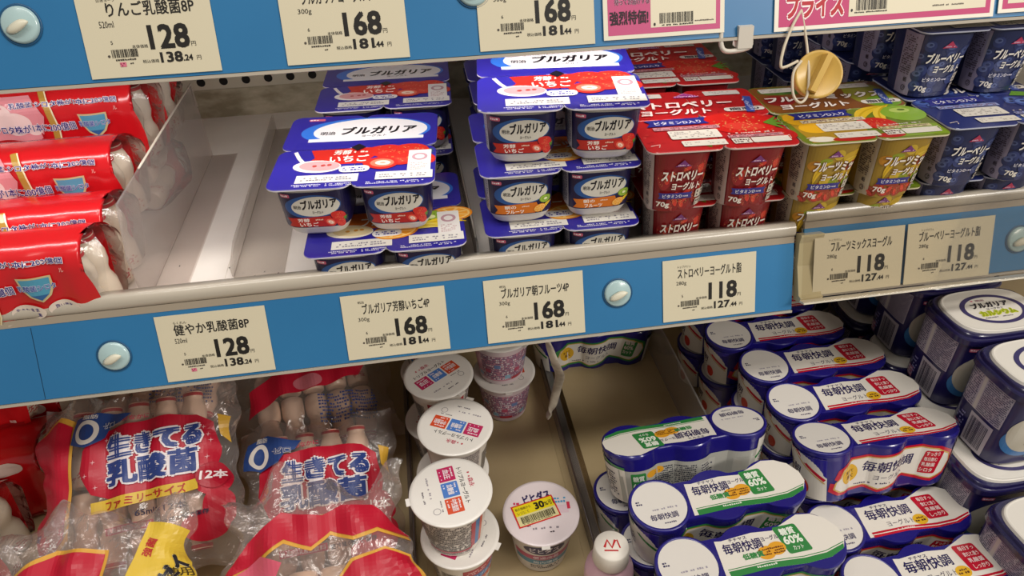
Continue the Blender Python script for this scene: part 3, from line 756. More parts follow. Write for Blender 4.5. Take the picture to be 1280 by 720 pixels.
    a.rrect(18, 46, 33, 10, 1, 'd6cfc4', 9); a.micro(20, 48, 29, 6, 2, 'b0a8a0', 10, 0.4); a.rrect(-54, 46, 32, 10, 1, 'd6cfc4', 9); a.micro(-52, 48, 28, 6, 2, 'b0a8a0', 10, 0.4)
    a.rect(46, 4, 7, 36, '3b4f9c', 10, -14); a.micro(47, 8, 5, 28, 9, 'cdd2e6', 11); a.line([(50, -50), (58, -46), (57, -52)], 0.8, 'e8d8cc', 9); a.line([(-58, -52), (-50, -50), (-52, -55)], 0.8, 'e8d8cc', 9)
    a.apply(g, flat((0, 0, 0.0004), (1, 0, 0), (0, 1, 0)), rough=0.28, coat=0.5, base=0.00008, step=0.00002)
    return g.mesh('lid_sheet')
tall = {}
for k, base, txt, dark in (('straw', 'a0282a', 'ストロベリー', '84161c'), ('mix', 'c08a2a', 'フルーツミッ', 'a3832c'), ('blue', '3a4678', 'ブルーベリー', '232a52')):
    tall[k] = four_pack('yogurt_multipack', tall_cup(base, txt, dark, k), tall_lid(k), TS, TT)
GT = {'straw': 'red strawberry four-cup multipacks', 'mix': 'fruit mix four-cup multipacks', 'blue': 'blueberry four-cup multipacks'}
def tl(k, fx, fy, z, rot, label):
    x, y = at_corner(fx, fy, R(rot), TS)
    return place(tall[k], (x, y, z), (0, 0, R(rot)), label, 'yogurt multipack', GT[k])
T1 = FL; T2 = FL+TT+0.0008; T3 = FL+2*(TT+0.0008)
tl('straw', 0.1965, 0.030, T1, -2, 'red strawberry four-cup multipack at the bottom, its cups just above the price rail')
tl('straw', 0.1845, 0.012, T2, -3.5, 'red strawberry four-cup multipack on top of the stack, big strawberry on its lid')
tl('straw', 0.205, 0.162, T1, -2, 'red strawberry multipack on the deck behind the front strawberry stack')
tl('straw', 0.196, 0.152, T2, -3, 'red strawberry multipack behind the front one, its lid partly under the upper rail')
tl('mix', 0.3235, 0.024, T1, -1, 'fruit mix four-cup multipack at the bottom, under the other yellow pack')
tl('mix', 0.3110, 0.002, T2, -2, 'yellow and green fruit mix four-cup multipack on top, under the hanging yellow clip')
tl('blue', 0.4505, 0.026, T1, -1, 'blueberry four-cup multipack at the bottom of its stack, above the ブルーベリー tag')
tl('blue', 0.4395, 0.006, T2, -1.5, 'blueberry four-cup multipack in the middle layer of the front stack')
tl('blue', 0.4300, 0.060, T3, -2, 'blueberry four-cup multipack on top of the front stack, lid in shade')
for i, yy in enumerate((0.190, 0.320)):
    w = ('second', 'third')[i]
    tl('blue', 0.452, yy-0.03, T1, -1, 'blueberry multipack on the deck, %s from the front' % w)
    tl('blue', 0.446, yy-0.02, T2, -1, 'blueberry multipack in the middle layer, %s from the front' % w)
    tl('blue', 0.432, yy, T3, -1, 'blueberry multipack on the top layer, %s from the front' % w)
# ------------------------------------------------------------------ red film-wrapped drink packs (white deck)
bottle_m = mat('ddcdb9', 0.3, 0.5, 0, 0.3)
shine = film('shrink_film', 'ffffff', 0.07, 0.9, 0.10, (60, 0.5))
RED = 'c8141c'
def drink_bottle(r, h, cap='b8242a', body=bottle_m):
    g = G(); k = r/0.016; s = h/0.078
    lathe(g, [(0.0120*k, 0), (0.0152*k, 0.002*s), (0.0158*k, 0.012*s), (0.0155*k, 0.026*s), (0.0122*k, 0.034*s), (0.0120*k, 0.040*s), (0.0150*k, 0.048*s), (0.0152*k, 0.058*s), (0.0120*k, 0.068*s), (0.0105*k, 0.072*s), (0.0118*k, 0.074*s), (0.0116*k, 0.078*s)], body, 24)
    lathe(g, [(0.01185*k, 0.0735*s), (0.0119*k, 0.0765*s), (0.0110*k, 0.0785*s), (0.0, 0.0786*s)], mat(cap, 0.35), 24, cap=False)
    lf = Loft(outline_super(2, 32), [(0, 0.0156*k), (0.0262*s, 0.01575*k)])
    a = Art(); a.text('ヤ', -8*k, 5*s, 6*s, 'b8242a', L=1, bold=0.03); a.text('ク', -1*k, 9*s, 6*s, 'b8242a', L=1, bold=0.03); a.micro(3*k, 6*s, 9*k, 12*s, 4, 'b8242a', 1)
    a.apply(g, lf.S, (2.5, 0), base=0.0003)
    return g.mesh('bottle')
def pack_film_S(dep, h, x1):
    """outside of a wrapped pack: v runs up the front, over the shoulder, across the top"""
    pts = [(0.004, 0.0), (0.0, 0.005), (-0.001, h*0.5), (0.0, h*0.80), (0.004, h*0.92), (0.012, h*0.985), (0.020, h), (dep-0.020, h), (dep-0.012, h*0.985), (dep-0.004, h*0.92), (dep, h*0.80), (dep, 0.005), (dep-0.004, 0.0)]
    L = [0]
    for a, b in zip(pts, pts[1:]): L.append(L[-1]+math.hypot(b[0]-a[0], b[1]-a[1]))
    def S(u, v):
        v = min(max(v, 0), L[-1]-1e-6); j = 0
        while L[j+1] < v: j += 1
        t = (v-L[j])/(L[j+1]-L[j])
        # the film draws in a little between bottles and sags towards its open end
        w_ = 0.0012*math.sin((u+0.004)*2*math.pi/0.032)*(1 if v < h*0.9 else 0.4)
        u = u-0.009*(1-u/-0.03 if u > -0.03 else 0)*max(0, 1-(pts[j][1]+(pts[j+1][1]-pts[j][1])*t)/(0.8*h)); y = pts[j][0]+(pts[j+1][0]-pts[j][0])*t; z = pts[j][1]+(pts[j+1][1]-pts[j][1])*t
        return Vector((x1+u, y+(w_ if y < dep/2 else -w_), z))
    return S, L[-1], L
def wrapped_pack(name, art, ln=0.140, dep=0.054, h=0.081, n=5, r=0.0135, base=RED, cap='b8242a', sag=0.004):
    rt = root(name)
    S, LT, L = pack_film_S(dep, h, 0.0)
    nu, nv = 40, 44; g = G(); v = []; f = []
    for i in range(nu+1):
        for j in range(nv+1):
            vv = LT*j/nv; u = -ln*(1-i/nu)
            if i == nu: u += 0.006*math.sin(vv/LT*11)-0.003*abs(math.sin(vv/LT*5))
            v.append(S(u, vv))
    for i in range(nu):
        for j in range(nv): f.append((i*(nv+1)+j, (i+1)*(nv+1)+j, (i+1)*(nv+1)+j+1, i*(nv+1)+j+1))
    g.add(v, f, mat(base, 0.22, 0.5, 0, 0.5, (45, 0.25)), True)
    art.apply(g, S, (3, 2.6), rough=0.24, coat=0.45, base=0.0008, step=0.00012)
    g.obj('film_sleeve', rt)
    me = drink_bottle(r*0.93, h-0.012, cap)
    for i in range(n):
        for j in (0, 1): link('bottle', me, rt, (-0.002-r-i*2*r, r+j*(dep-2*r), 0.0015), (0, 0, 0.9-j*0.4))
    g = G(); S2, LT2, _ = pack_film_S(dep, h, 0)
    v = []; f = []
    for i in range(5):
        for j in range(nv+1):
            vv = LT*j/nv; p = S2(-0.004+0.0035*i, vv); k = 1-0.035*i*i/4; c = Vector((0, dep/2, h/2))
            v.append(Vector((p.x, c.y+(p.y-c.y)*k, c.z+(p.z-c.z)*k)))
    for i in range(4):
        for j in range(nv): f.append((i*(nv+1)+j, (i+1)*(nv+1)+j, (i+1)*(nv+1)+j+1, i*(nv+1)+j+1))
    g.add(v, f, shine, True); g.obj('clear_film_end', rt)
    return rt
a = Art()
a.poly([(-150, 2), (-92, 2), (-84, 20), (-88, 40), (-80, 60), (-90, 80), (-150, 80)], 'd98b92', 0)
for x, y, r_ in ((-100, 30, 12), (-106, 55, 13), (-120, 62, 15), (-118, 20, 12), (-92, 48, 6)): a.ell(x, y, r_, r_*0.8, 'e9cdc8', 1)
for x, y in ((-90, 24), (-84, 30), (-90, 38), (-97, 18)): a.text('♪', x, y, 7, 'b01820', L=2, bold=0.02)
a.line([(-96, 1), (-84, 12), (-77, 28), (-74, 48), (-75, 66), (-80, 84)], 5.5, 'b08a3a', 2); a.line([(-94, 1), (-81, 12), (-74, 28), (-71, 48), (-72, 66), (-77, 84)], 1.2, 'e8d9b0', 3)
a.ell(-120, 30, 34, 11, 'a8131b', 3); a.ell(-120, 30, 31, 9, 'e6cfc4', 4); a.text('ヤクルト', -142, 25.5, 9, 'b3121a', 48, L=5, bold=0.04)
for yy, hh, x0 in ((46.5, 7.2, -147), (68.5, 4.8, -106)):
    a.text('乳酸菌 シロタ株が1本に200億個', x0, yy, hh, '33307c', 90, L=5, bold=0.02, halo='eadfe0', hw=0.08)
a.poly([(-52, 60), (-28, 60), (-29, 50), (-33, 43), (-40, 38), (-47, 43), (-51, 50)], 'c9b98a', 5); a.poly([(-50.3, 58.5), (-29.7, 58.5), (-31, 50), (-34, 44.5), (-40, 40), (-46, 44.5), (-49.2, 50)], '4f97b4', 6)
a.poly([(-46, 44.5), (-34, 44.5), (-40, 40)], '2f5f94', 7); a.text('乳酸菌シロタ', -53, 48.5, 5, '2f4f9c', 26, L=7, bold=0.02, halo='e4e6ee')
for x, y, t1, t2 in ((-54, 29, '生きたまま', '腸内に到達'), (-27, 30, '良い菌を', '増やす'), (-67, 13, '悪い菌を', '減らす'), (-40, 13, '腸内環境を', '改善')):
    a.ell(x, y, 12.5, 7.4, 'e3d3c4', 5, 30); a.text(t1, x, y+0.6, 3.6, '33307c', 17 if len(t1) > 4 else 14, L=6, al='c', bold=0.015); a.text(t2, x, y-4.4, 3.6, '33307c', 17 if len(t2) > 4 else 11, L=6, al='c', bold=0.015)
a.micro(-30, 4, 26, 3, 1, 'e8a8a0', 5); a.text('ル', -20, 62, 3, 'e8a8a0', L=5)
yk = wrapped_pack('drink_multipack', a.xf(0, 0, 1.03, sx=1.04))
GY = 'red film-wrapped drink packs'
def yp(x, y, z, lean, rz, label): return place(yk, (x, y, z), (R(-lean), 0, R(rz)), label, 'drink multipack', GY)
H = 0.0960
yp(-0.256, 0.026, FL, 0, 1, 'red film-wrapped drink pack at the front of the pile, just behind the lower rail')
yp(-0.257, 0.083, FL, 0, 0, 'red film-wrapped drink pack on the deck, second from the front, only its top showing')
yp(-0.257, 0.139, FL+0.028, 0, 0, 'red film-wrapped drink pack raised behind the front two, in the middle of the pile')
yp(-0.258, 0.222, FL+0.0555, 90, 0, 'red film-wrapped drink pack lying flat on the deck under the rear packs')
yp(-0.250, 0.212, FL+0.0570, 0, 0, 'red film-wrapped drink pack highest at the back of the pile, under the upper rail')
yp(-0.244, 0.268, FL+0.0570, 0, 0, 'red film-wrapped drink pack at the back, only its bottle ends showing')

# ------------------------------------------------------------------ red packs at the lower left
a = Art(); a.ell(-52, 52, 20, 9, 'e6d6cc', 1); a.text('乳酸菌', -66, 48, 7, 'b3121a', 28, L=2, bold=0.03)
a.rect(-140, 6, 134, 3, '8c0d14', 1); a.text('無糖', -22, 10, 4, 'e8c8c0', L=2); a.ell(-34, 80, 16, 7, 'd9c2b6', 1)
rp = wrapped_pack('drink_multipack', a, 0.150, 0.072, 0.092, 4, 0.0185, 'c4141a', 'b8242a')
GR = 'plain red drink packs at the lower left'
place(rp, (-0.412, 0.075, LF), (0, 0, R(6)), 'plain red drink pack at the lower left, lower one by the photo edge', 'drink multipack', GR)
place(rp, (-0.420, 0.160, LF), (0, 0, R(4)), 'plain red drink pack at the lower left, on the deck behind the front red one', 'drink multipack', GR)
place(rp, (-0.424, 0.120, LF+0.094), (0, 0, R(6)), 'plain red drink pack stacked on top at the lower left, right below the blue rail', 'drink multipack', GR)
place(rp, (-0.428, -0.012, LF), (0, 0, R(8)), 'plain red drink pack in the lower left corner, in front of the others', 'drink multipack', GR)

# ------------------------------------------------------------------ clear bags of little bottles
bag_film = film('bag_film', 'fffaf8', 0.03, 0.6, 0.12, (38, 0.9), 0.07)
bott_beige = mat('e2c4ac', 0.35, 0.5, 0, 0.2)
PRINT = 'b3102c'
def bag_surface(W, H_, T, seed, crumple=1.0):
    rn = random.Random(seed); wv = [(rn.uniform(20, 160)*rn.choice((-1, 1)), rn.uniform(20, 160), rn.uniform(0, 6.28), rn.uniform(0.0003, 0.0011)) for _ in range(12)]
    def S(u, v, side=1):
        a, b = min(abs(2*u/W), 1), min(abs(2*v/H_), 1)
        k = max(0.0, (1-a**2.6))**0.6*max(0.0, (1-b**3.2))**0.6
        z = T*k+0.0028*k*math.cos(u*2*math.pi/0.034)
        w_ = sum(q[3]*math.sin(q[0]*u+q[1]*v+q[2]) for q in wv)*crumple
        w_ += 0.0016*crumple*math.sin(v*330+3*math.sin(u*90))*(a**4)
        z += w_*(0.45+0.55*(1-k))
        # loose seams: the rim of the bag waves in and out and curls up and down
        sg = 1 if v > 0 else -1; su = 1 if u > 0 else -1
        dv = sg*b**5*(0.006*math.sin(u*55+seed)+0.0035*math.sin(u*141+2*seed))*crumple
        du = su*a**5*(0.004*math.sin(v*62+seed)+0.002*math.sin(v*170))*crumple
        cz = b**6*(0.0040*math.sin(u*75+seed)+0.0020*math.sin(u*190+1))*crumple+a**6*0.0030*math.sin(v*85+seed)*crumple
        return Vector((u+du, v+dv, (z if side > 0 else -0.12*T*k+w_*0.3)+cz))
    return S
bag_film_b = film('bag_film', 'fff8f5', 0.05, 0.6, 0.15, (34, 1.0), 0.07)
def bag(name, W, H_, T, art, seed, crumple=1.0, rows=(0, 1), cap='b8242a'):
    rt = root(name); S = bag_surface(W, H_, T, seed, crumple)
    g = G(); nu, nv = 64, 52; v = []; f = []
    for sd in (1, -1):
        o = len(v)
        for i in range(nu+1):
            for j in range(nv+1):
                v.append(S((i/nu-0.5)*W, (j/nv-0.5)*H_, sd))
        for i in range(nu):
            for j in range(nv):
                q = (o+i*(nv+1)+j, o+(i+1)*(nv+1)+j, o+(i+1)*(nv+1)+j+1, o+i*(nv+1)+j+1)
                f.append(q if sd > 0 else q[::-1])
    g.add(v, f, bag_film if len(rows) == 2 else bag_film_b, True)
    art.apply(g, lambda u, w_: S(max(-W/2, min(W/2, u)), max(-H_/2, min(H_/2, w_))), (3.2, 3.2), rough=0.42, coat=0.08, base=0.0008, step=0.0004, e=3e-3)
    g.obj('bag', rt)
    if rows:
        me = drink_bottle(0.0155, 0.070, cap, bott_beige)
        n = int((W*0.80)/0.0262)
        for i in range(n):
            x = (i-(n-1)/2)*0.0262
            for j in rows:
                ln = (H_*0.41)/0.070
                o = link('bottle', me, rt, (x, (0.003 if j else -0.003), T*0.36-0.0085), (R(-90) if j else R(90), 0, 0)); o.scale = (0.82, 0.82, ln)
    return rt
def face_art(flap=False):
    a = Art()
    a.poly([(-62, 30), (-50, 44), (-20, 49), (20, 50), (44, 46), (58, 36), (64, 10), (60, -12), (46, -22), (20, -24), (-36, -22), (-54, -14), (-64, 8)], PRINT, 0)
    a.ell(56, -20, 16, 16, PRINT, 1)
    a.poly([(60, 44), (70, 40), (72, 14), (64, 24)], 'd8a83a', 0)
    a.ell(44, -62, 20, 14, PRINT, 1); a.ell(58, -48, 13, 18, PRINT, 1)
    for x, y in ((-40, 36), (-30, 42), (-52, 16), (-58, 4), (-50, -8), (50, 32), (56, 18), (52, 2), (54, 24)):
        a.poly([(x-2.2, y), (x, y+0.4), (x, y+2.6), (x+0.5, y+0.4), (x+2.4, y), (x+0.4, y-0.4), (x, y-2.6), (x-0.4, y-0.4)], 'e3a6ac', 2)
    a.text('生きてる', -36, 17, 20, '2b3f80', 84, L=5, bold=0.075, halo='e4dadc', hw=0.14); a.text('乳酸菌', -38, -10, 23, '2b3f80', 82, L=5, bold=0.05, halo='e4dadc', hw=0.11)
    a.poly([(-54, -33), (44, -28), (44, -18), (-54, -22)], 'd9b53a', 4); a.text('ファミリーサイズ', -40, -30, 8.5, 'b02a24', 72, L=5, bold=0.03, rot=2.5)
    a.ell(56, -17, 13, 13, 'a50e28', 6); a.text('12本', 46.5, -22, 10, 'ecdfe0', 20, L=7, bold=0.04, rot=-5)
    a.text('65ml×12本', -14, -43, 7, '2a2440', 44, L=3, bold=0.02); a.rect(-44, -54.5, 46, 7, 'b8334a', 2); a.text('乳製品乳酸菌飲料', -42.5, -53.3, 4.8, 'ecdfe0', 43, L=3, bold=0.01); a.text('要冷蔵:0℃で保存', 4, -53.5, 4.8, '2a2440', 46, L=3, rot=4)
    # blue zero badge
    a.poly([(-74, 38), (-70, 62), (-50, 66), (-28, 60), (-16, 58), (-24, 50), (-34, 48), (-40, 38), (-58, 32)], '24407c', 7)
    a.ring(-58, 47, 10, 12, 4.2, 'd6cfc8', 8); a.text('脂肪', -62, 60, 4.5, 'd6cfc8', 12, L=8, rot=-4); a.text('ゼロ', -44, 47, 6, '24407c', 15, L=9, bold=0.02, halo='d6cfc8'); a.text('おなかに', -24, 52, 5, 'c23a58', 24, L=2, bold=0.02)
    if not flap: return a.xf(2, 4, 0.95)
    a = a.xf(20, 4, 0.95)
    a.poly([(-100, 52), (-66, 70), (-50, 62), (-52, 0), (-57, -44), (-84, -76), (-98, -40)], 'd09a3a', 0); a.poly([(-99, 49), (-67, 66), (-53, 58), (-55, 0), (-60, -42), (-84, -71), (-96, -38)], PRINT, 1)
    a.text('無', -90, -40, 7, '24407c', L=2, rot=70)
    return a
def back_art(v=0):
    a = Art()
    if v == 0:     # seen from behind: red band, ingredient print
        a.poly([(-74, -28), (-40, -10), (10, -6), (50, 4), (62, 20), (50, 40), (10, 34), (-40, 20), (-70, 4)], PRINT, 0); a.poly([(14, 36), (60, 46), (74, 40), (66, 24)], 'c9a13a', 1)
        a.text('カゼイ', 40, 30, 11, '1f1a20', 34, L=2, bold=0.05, halo='e2d0a0', rot=-8); a.text('生きてる', -30, 36, 12, '2b3f80', 60, L=2, bold=0.05, halo='dcd2d6', rot=6)
        a.micro(0, -50, 66, 34, 9, '3a4a80', 2, 0.8); a.text('12', 20, 20, 8, 'e6c8cc', L=3, bold=0.03); a.ell(-8, 2, 16, 9, 'c06a74', 1)
    elif v == 1:   # torn red flap and a yellow flash
        a.poly([(-86, -62), (-66, 20), (-20, 40), (24, 34), (20, -10), (6, -62)], 'd09a3a', 0); a.poly([(-82, -62), (-63, 17), (-19, 36), (21, 31), (17, -10), (3, -62)], PRINT, 1)
        a.poly([(40, -4), (52, 54), (84, 44), (92, -22)], 'd6b43a', 2); a.text('強菌', 50, 26, 9, 'b02a24', 15, L=3, bold=0.04, rot=70); a.text('カゼイ', 54, 0, 11, '1f1a20', 34, L=4, bold=0.06, rot=55, halo='e6d8a8'); a.text('使用', 70, 4, 8, '4a3a18', 15, L=3, rot=10)
        a.poly([(-96, -30), (-80, -8), (-74, -6), (-88, -34)], '24407c', 2); a.ell(64, -40, 24, 16, PRINT, 3); a.text('生', 30, -58, 16, '24407c', L=4, bold=0.06, halo='dcd2d6')
    else:          # crumpled red film
        a.poly([(-92, -4), (-70, 30), (-30, 52), (12, 44), (34, 52), (66, 48), (92, 30), (98, 8), (70, 22), (44, 16), (20, 26), (0, 12), (-28, 24), (-56, 8)], 'd09a3a', 0)
        a.poly([(-90, -1), (-69, 32), (-30, 55), (12, 47), (34, 55), (66, 51), (92, 33), (98, 12), (70, 26), (44, 20), (20, 30), (0, 16), (-28, 28), (-56, 12)], PRINT, 1)
        a.poly([(8, -66), (22, -22), (40, -2), (74, 6), (98, -6), (102, -66)], 'd09a3a', 0); a.poly([(11, -66), (25, -23), (42, -5), (74, 3), (96, -8), (99, -66)], PRINT, 1)
        a.poly([(-78, -66), (-72, -36), (-34, -28), (-4, -36), (-4, -66)], '24407c', 2); a.ring(-40, -50, 13, 15, 5, 'd8d0c8', 3); a.text('脂肪', -62, -42, 5, 'd6cfc8', 14, L=3)
        a.poly([(-80, 0), (-50, 16), (-30, 6), (-44, -20), (-84, -20)], 'c9566a', 2)
    return a
GBG = 'clear bags of small drink bottles'
def put_bag(b, loc, tilt, rz, label, roll=0):
    b.location = loc; b.rotation_euler = (R(tilt), R(roll), R(rz)); return tag(b, label, 'drink bag', GBG)
put_bag(bag('bottle_bag', 0.184, 0.175, 0.034, face_art(True), 11), (-0.291, 0.018, -0.137), 34, 2, 'clear bag of drink bottles facing front at the left, red 生きてる乳酸菌 label fully readable', -4)
put_bag(bag('bottle_bag', 0.150, 0.165, 0.034, face_art(), 23), (-0.128, 0.000, -0.186), 32, 4, 'clear bag of drink bottles, its 生きてる乳酸菌 label half under a crumpled red bag', 3)
put_bag(bag('bottle_bag', 0.182, 0.150, 0.036, back_art(0), 31), (-0.146, 0.150, -0.180), 22, 12, 'clear bag of drink bottles lying at the back beside the white cups, ingredient print showing', 8)
put_bag(bag('bottle_bag', 0.166, 0.140, 0.028, back_art(1).xf(0, 0, 0.95), 47, 1.7, (0,)), (-0.298, -0.110, -0.128), 22, 0, 'clear bag of drink bottles at the bottom left with a yellow flash on red film', -2)
put_bag(bag('bottle_bag', 0.152, 0.140, 0.028, back_art(2).xf(-2, 0, 0.78), 53, 2.2, (0,)), (-0.115, -0.108, -0.131), 28, 3, 'crumpled clear bag with red film at the bottom, in front of the half covered label', 2)
put_bag(bag('bottle_bag', 0.165, 0.140, 0.034, back_art(0), 61, 1.2), (-0.318, 0.205, -0.165), 24, -6, 'clear bag at the back left, red film right under the 128 yen tag', -3)
# ------------------------------------------------------------------ round single cups
circ = outline_super(2, 56)
def round_cup(kind):
    h = 0.0625; rl = 0.0372
    lf = Loft(circ, [(0.0, 0.0225), (0.002, 0.0255), (0.010, 0.0268), (0.056, 0.0325), (0.0585, 0.0330), (0.0590, 0.0362), (0.0612, 0.0366)])
    g = G(); wh = mat('d9d2c8' if kind != 'pinky' else 'd6c4c8', 0.35, 0.5, 0, 0.2)
    lf.body(g, wh)
    a = Art(); P = 2*math.pi*31
    if kind == 'triple':
        a.rect(-40, 36, 50, 12, 'a83040', 1); a.rect(-40, 26, 50, 10, '3a6ea4', 1); a.rect(-40, 18, 50, 8, 'c8502c', 1)
        a.micro(-36, 38, 44, 7, 2, 'e0b8b8', 2); a.text('トリプル', -34, 27.6, 6, 'c9d6e4', 28, L=2); a.micro(-4, 28, 14, 5, 2, 'c9d6e4', 2); a.text('ヨーグルト', -34, 19, 5, 'ecd2c0', 34, L=2)
        a.text('森永', -10, 9, 5, '4a86a0', L=2); a.micro(-28, 4, 30, 4, 1, '6a5a5a', 2)
        a.rect(12, 3, 60, 51, 'c9bfb8', 1); a.micro(13, 4, 58, 49, 18, '3a3238', 2, 0.85); a.rect(12, 8, 60, 3, 'a83040', 3)
        a.bars(-66, 8, 20, 34, '3a3238', 1, 18, 4); a.rect(-96, 3, 26, 50, 'c9bfb8', 1); a.micro(-95, 4, 24, 48, 16, '4a4248', 2, 0.85); a.rect(76, 10, 6, 40, '3a6ea4', 1); a.rect(82, 10, 5, 40, 'c8502c', 1); a.rect(70, 10, 6, 40, 'a83040', 1)
    elif kind == 'pinky':
        a.rect(-P/2, 8, P, 42, 'c98a9c', 0); a.micro(-60, 10, 120, 40, 15, '55547c', 1, 0.88); a.micro(-60, 10, 120, 40, 11, 'e6dde2', 2, 0.4)
        for i in range(9): a.rect(-70+i*15, 12+(i % 3)*9, 9, 6, ('8fb4cc', 'b8506c', '6f86b4')[i % 3], 3)
        a.rect(-14, 9, 20, 4, 'b02838', 3)
    else:
        a.ell(0, 45, 25, 7.5, '2a2450', 1); a.text('ビヒダス', -17, 41, 8, 'e0dadf', 34, L=2, bold=0.03)
        a.rect(-40, 27, 90, 8, 'b8456a', 1); a.text('便通改善', -14, 28.4, 5.2, 'ecd6de', 32, L=2, bold=0.02); a.rect(-40, 18, 90, 8, '4a8aa4', 1); a.text('腸内環境', -14, 19.4, 5.2, 'd6e4ea', 32, L=2, bold=0.02)
        a.micro(-18, 9, 40, 7, 2, '3a3238', 1); a.rect(54, 6, 40, 46, 'c9bfb8', 1); a.micro(55, 7, 38, 44, 16, '3a3238', 2); a.rect(-90, 6, 40, 46, 'c9bfb8', 1); a.micro(-89, 7, 38, 44, 16, '3a3238', 2)
    a.apply(g, lf.S, (3, 0), rough=0.35, coat=0.2, base=0.00012, step=0.00008)
    cup = g.mesh('cup')
    g = G(); lathe(g, [(0.0366, 0.0612), (0.0375, 0.0617), (0.0370, 0.0626), (0.034, 0.0628), (0.0, 0.0628)], mat('e2ddd6' if kind != 'bifi' else 'ddd0d2', 0.3, 0.5, 0, 0.3, (90, 0.12)), 56, cap=False)
    box(g, -0.004, 0.004, -0.0405, -0.0355, 0.0617, 0.0623, mat('e2ddd6', 0.3))
    a = Art()
    if kind == 'bifi':
        a.text('ビヒダス', -16, 13, 9.5, '2a2450', 27, L=2, bold=0.05, rot=12, halo='b9aac6'); a.micro(14, 8, 14, 8, 2, '4a9ac4', 2, 0.9, seed=3); a.micro(-26, 9, 8, 5, 1, 'c23a58', 2)
        a.rect(5, -3, 22, 9, 'd9c0c8', 1); a.rect(26, 1, 3, 8, 'c8304a', 2)
        q = Art(); q.rect(-22, -13, 44, 26, 'cc2a2c', 0); q.rect(-20.6, -11.6, 41.2, 23.2, 'd8cf9a', 1); q.rect(-20.6, 0, 41.2, 11.6, 'e0cc1c', 2)
        q.text('30', 1, 2.0, 7.5, '2a2418', 9.5, L=3, bold=0.06); q.text('%引', 11, 2.4, 5.5, '2a2418', 9.5, L=3); q.text('表示価格から', -19, 6, 3.2, '6a5a18', 16, L=3); q.text('レジにて', -18, 1.2, 3.2, '8a7a28', 12, L=3)
        q.bars(-17, -9.5, 34, 7.6, '2a2418', 3, 34, 6); q.micro(-16, -11.2, 30, 1.4, 1, '5a5040', 3)
        a.put(q.xf(-5, 1, 0.98, 15, 4))
        a.micro(-10, -20, 30, 4, 1, '8a8088', 1, 0.5); a.micro(-22, -16, 12, 2.6, 1, '4a4048', 1); a.micro(6, -24, 10, 2.6, 1, '4a4048', 1)
    else:
        q = Art()
        for x, c, t in ((-19, 'b8265a', '血圧'), (-1.5, '4a78c0', '血糖値'), (16, 'cf4a24', '中性脂肪')):
            q.rrect(x-8, -7.5, 16, 15, 0.6, c, 0); q.text(t, x, -2.6, 5.6, 'e6dde0', 11 if len(t) < 4 else 12.5, L=1, al='c', bold=0.03); q.micro(x-6, 3.6, 12, 2.6, 1, 'e6d8dc', 1, 0.8); q.micro(x-6, -6.4, 12, 2.2, 1, 'e6d8dc', 1, 0.7)
        q.text('トリプルヨーグルト', -23, 10, 4.6, '1f1c22', 40, L=0, bold=0.02); q.text('森永', -9, 17.5, 4.8, 'b84a5c', 10, L=0, bold=0.02); q.micro(-16, 18, 6, 3, 1, 'b83a4c', 0)
        q.micro(-20, -20, 30, 3, 1, '9a9298', 0, 0.6); q.ring(18, -16, 3.4, 3.4, 0.5, '8a8288', 0); q.micro(-6, -26, 14, 2.4, 1, '6a626a', 0); q.micro(8, -12, 12, 2, 1, '6a626a', 0)
        a.put(q)
    a.apply(g, flat((0, 0, 0.0628), (1, 0, 0), (0, 1, 0)), rough=0.32, coat=0.3, base=0.0001, step=0.00008)
    lid = g.mesh('lid')
    rt = root('yogurt_cup'); link('cup', cup, rt); link('lid', lid, rt)
    return rt
tc = round_cup('triple'); pc = round_cup('pinky'); bc = round_cup('bifi')
CH = 0.0634; GC = 'white round cups in the middle trough'; FC = LF+0.0015
def rc(c, x, y, lvl, rz, label, tilt=0): return place(c, (x, y, FC+lvl*CH), (R(tilt), 0, R(rz)), label, 'yogurt cup', GC)
rc(tc, -0.003, 0.082, 0, 60, 'white round cup under the rearmost topmost three-square lid')
rc(tc, 0.002, 0.083, 1, 34, 'white round cup on top, rearmost in the column, its lid squares rising to the right')
rc(tc, 0.006, 0.006, 0, 120, 'white round cup under the middle one of the left column')
rc(tc, 0.013, 0.0075, 1, 152, 'white round cup on top in the middle of the column, lid print upside down')
rc(tc, 0.006, -0.0700, 0, 60, 'white round cup below the front one, its lid peeping out at the right')
rc(tc, 0.002, -0.0690, 1, -82, 'white round cup on top at the front, creased lid and red, blue and orange bands', 0)
rc(tc, -0.006, 0.163, 0, 15, 'white round cup on the tray behind the column, just below the rail')
rc(tc, -0.004, 0.163, 1, 10, 'white round cup on top at the back of the column, under the 168 yen tag')
rc(pc, 0.080, 0.143, 0, 0, 'pink printed round cup on the tray behind, under another pink cup')
rc(pc, 0.077, 0.143, 1, 40, 'pink printed round cup stacked on another, right below the 朝フルーツ tag')
rc(bc, 0.086, -0.060, 0, -4, 'single round cup with a yellow 30 percent off sticker on its lid')

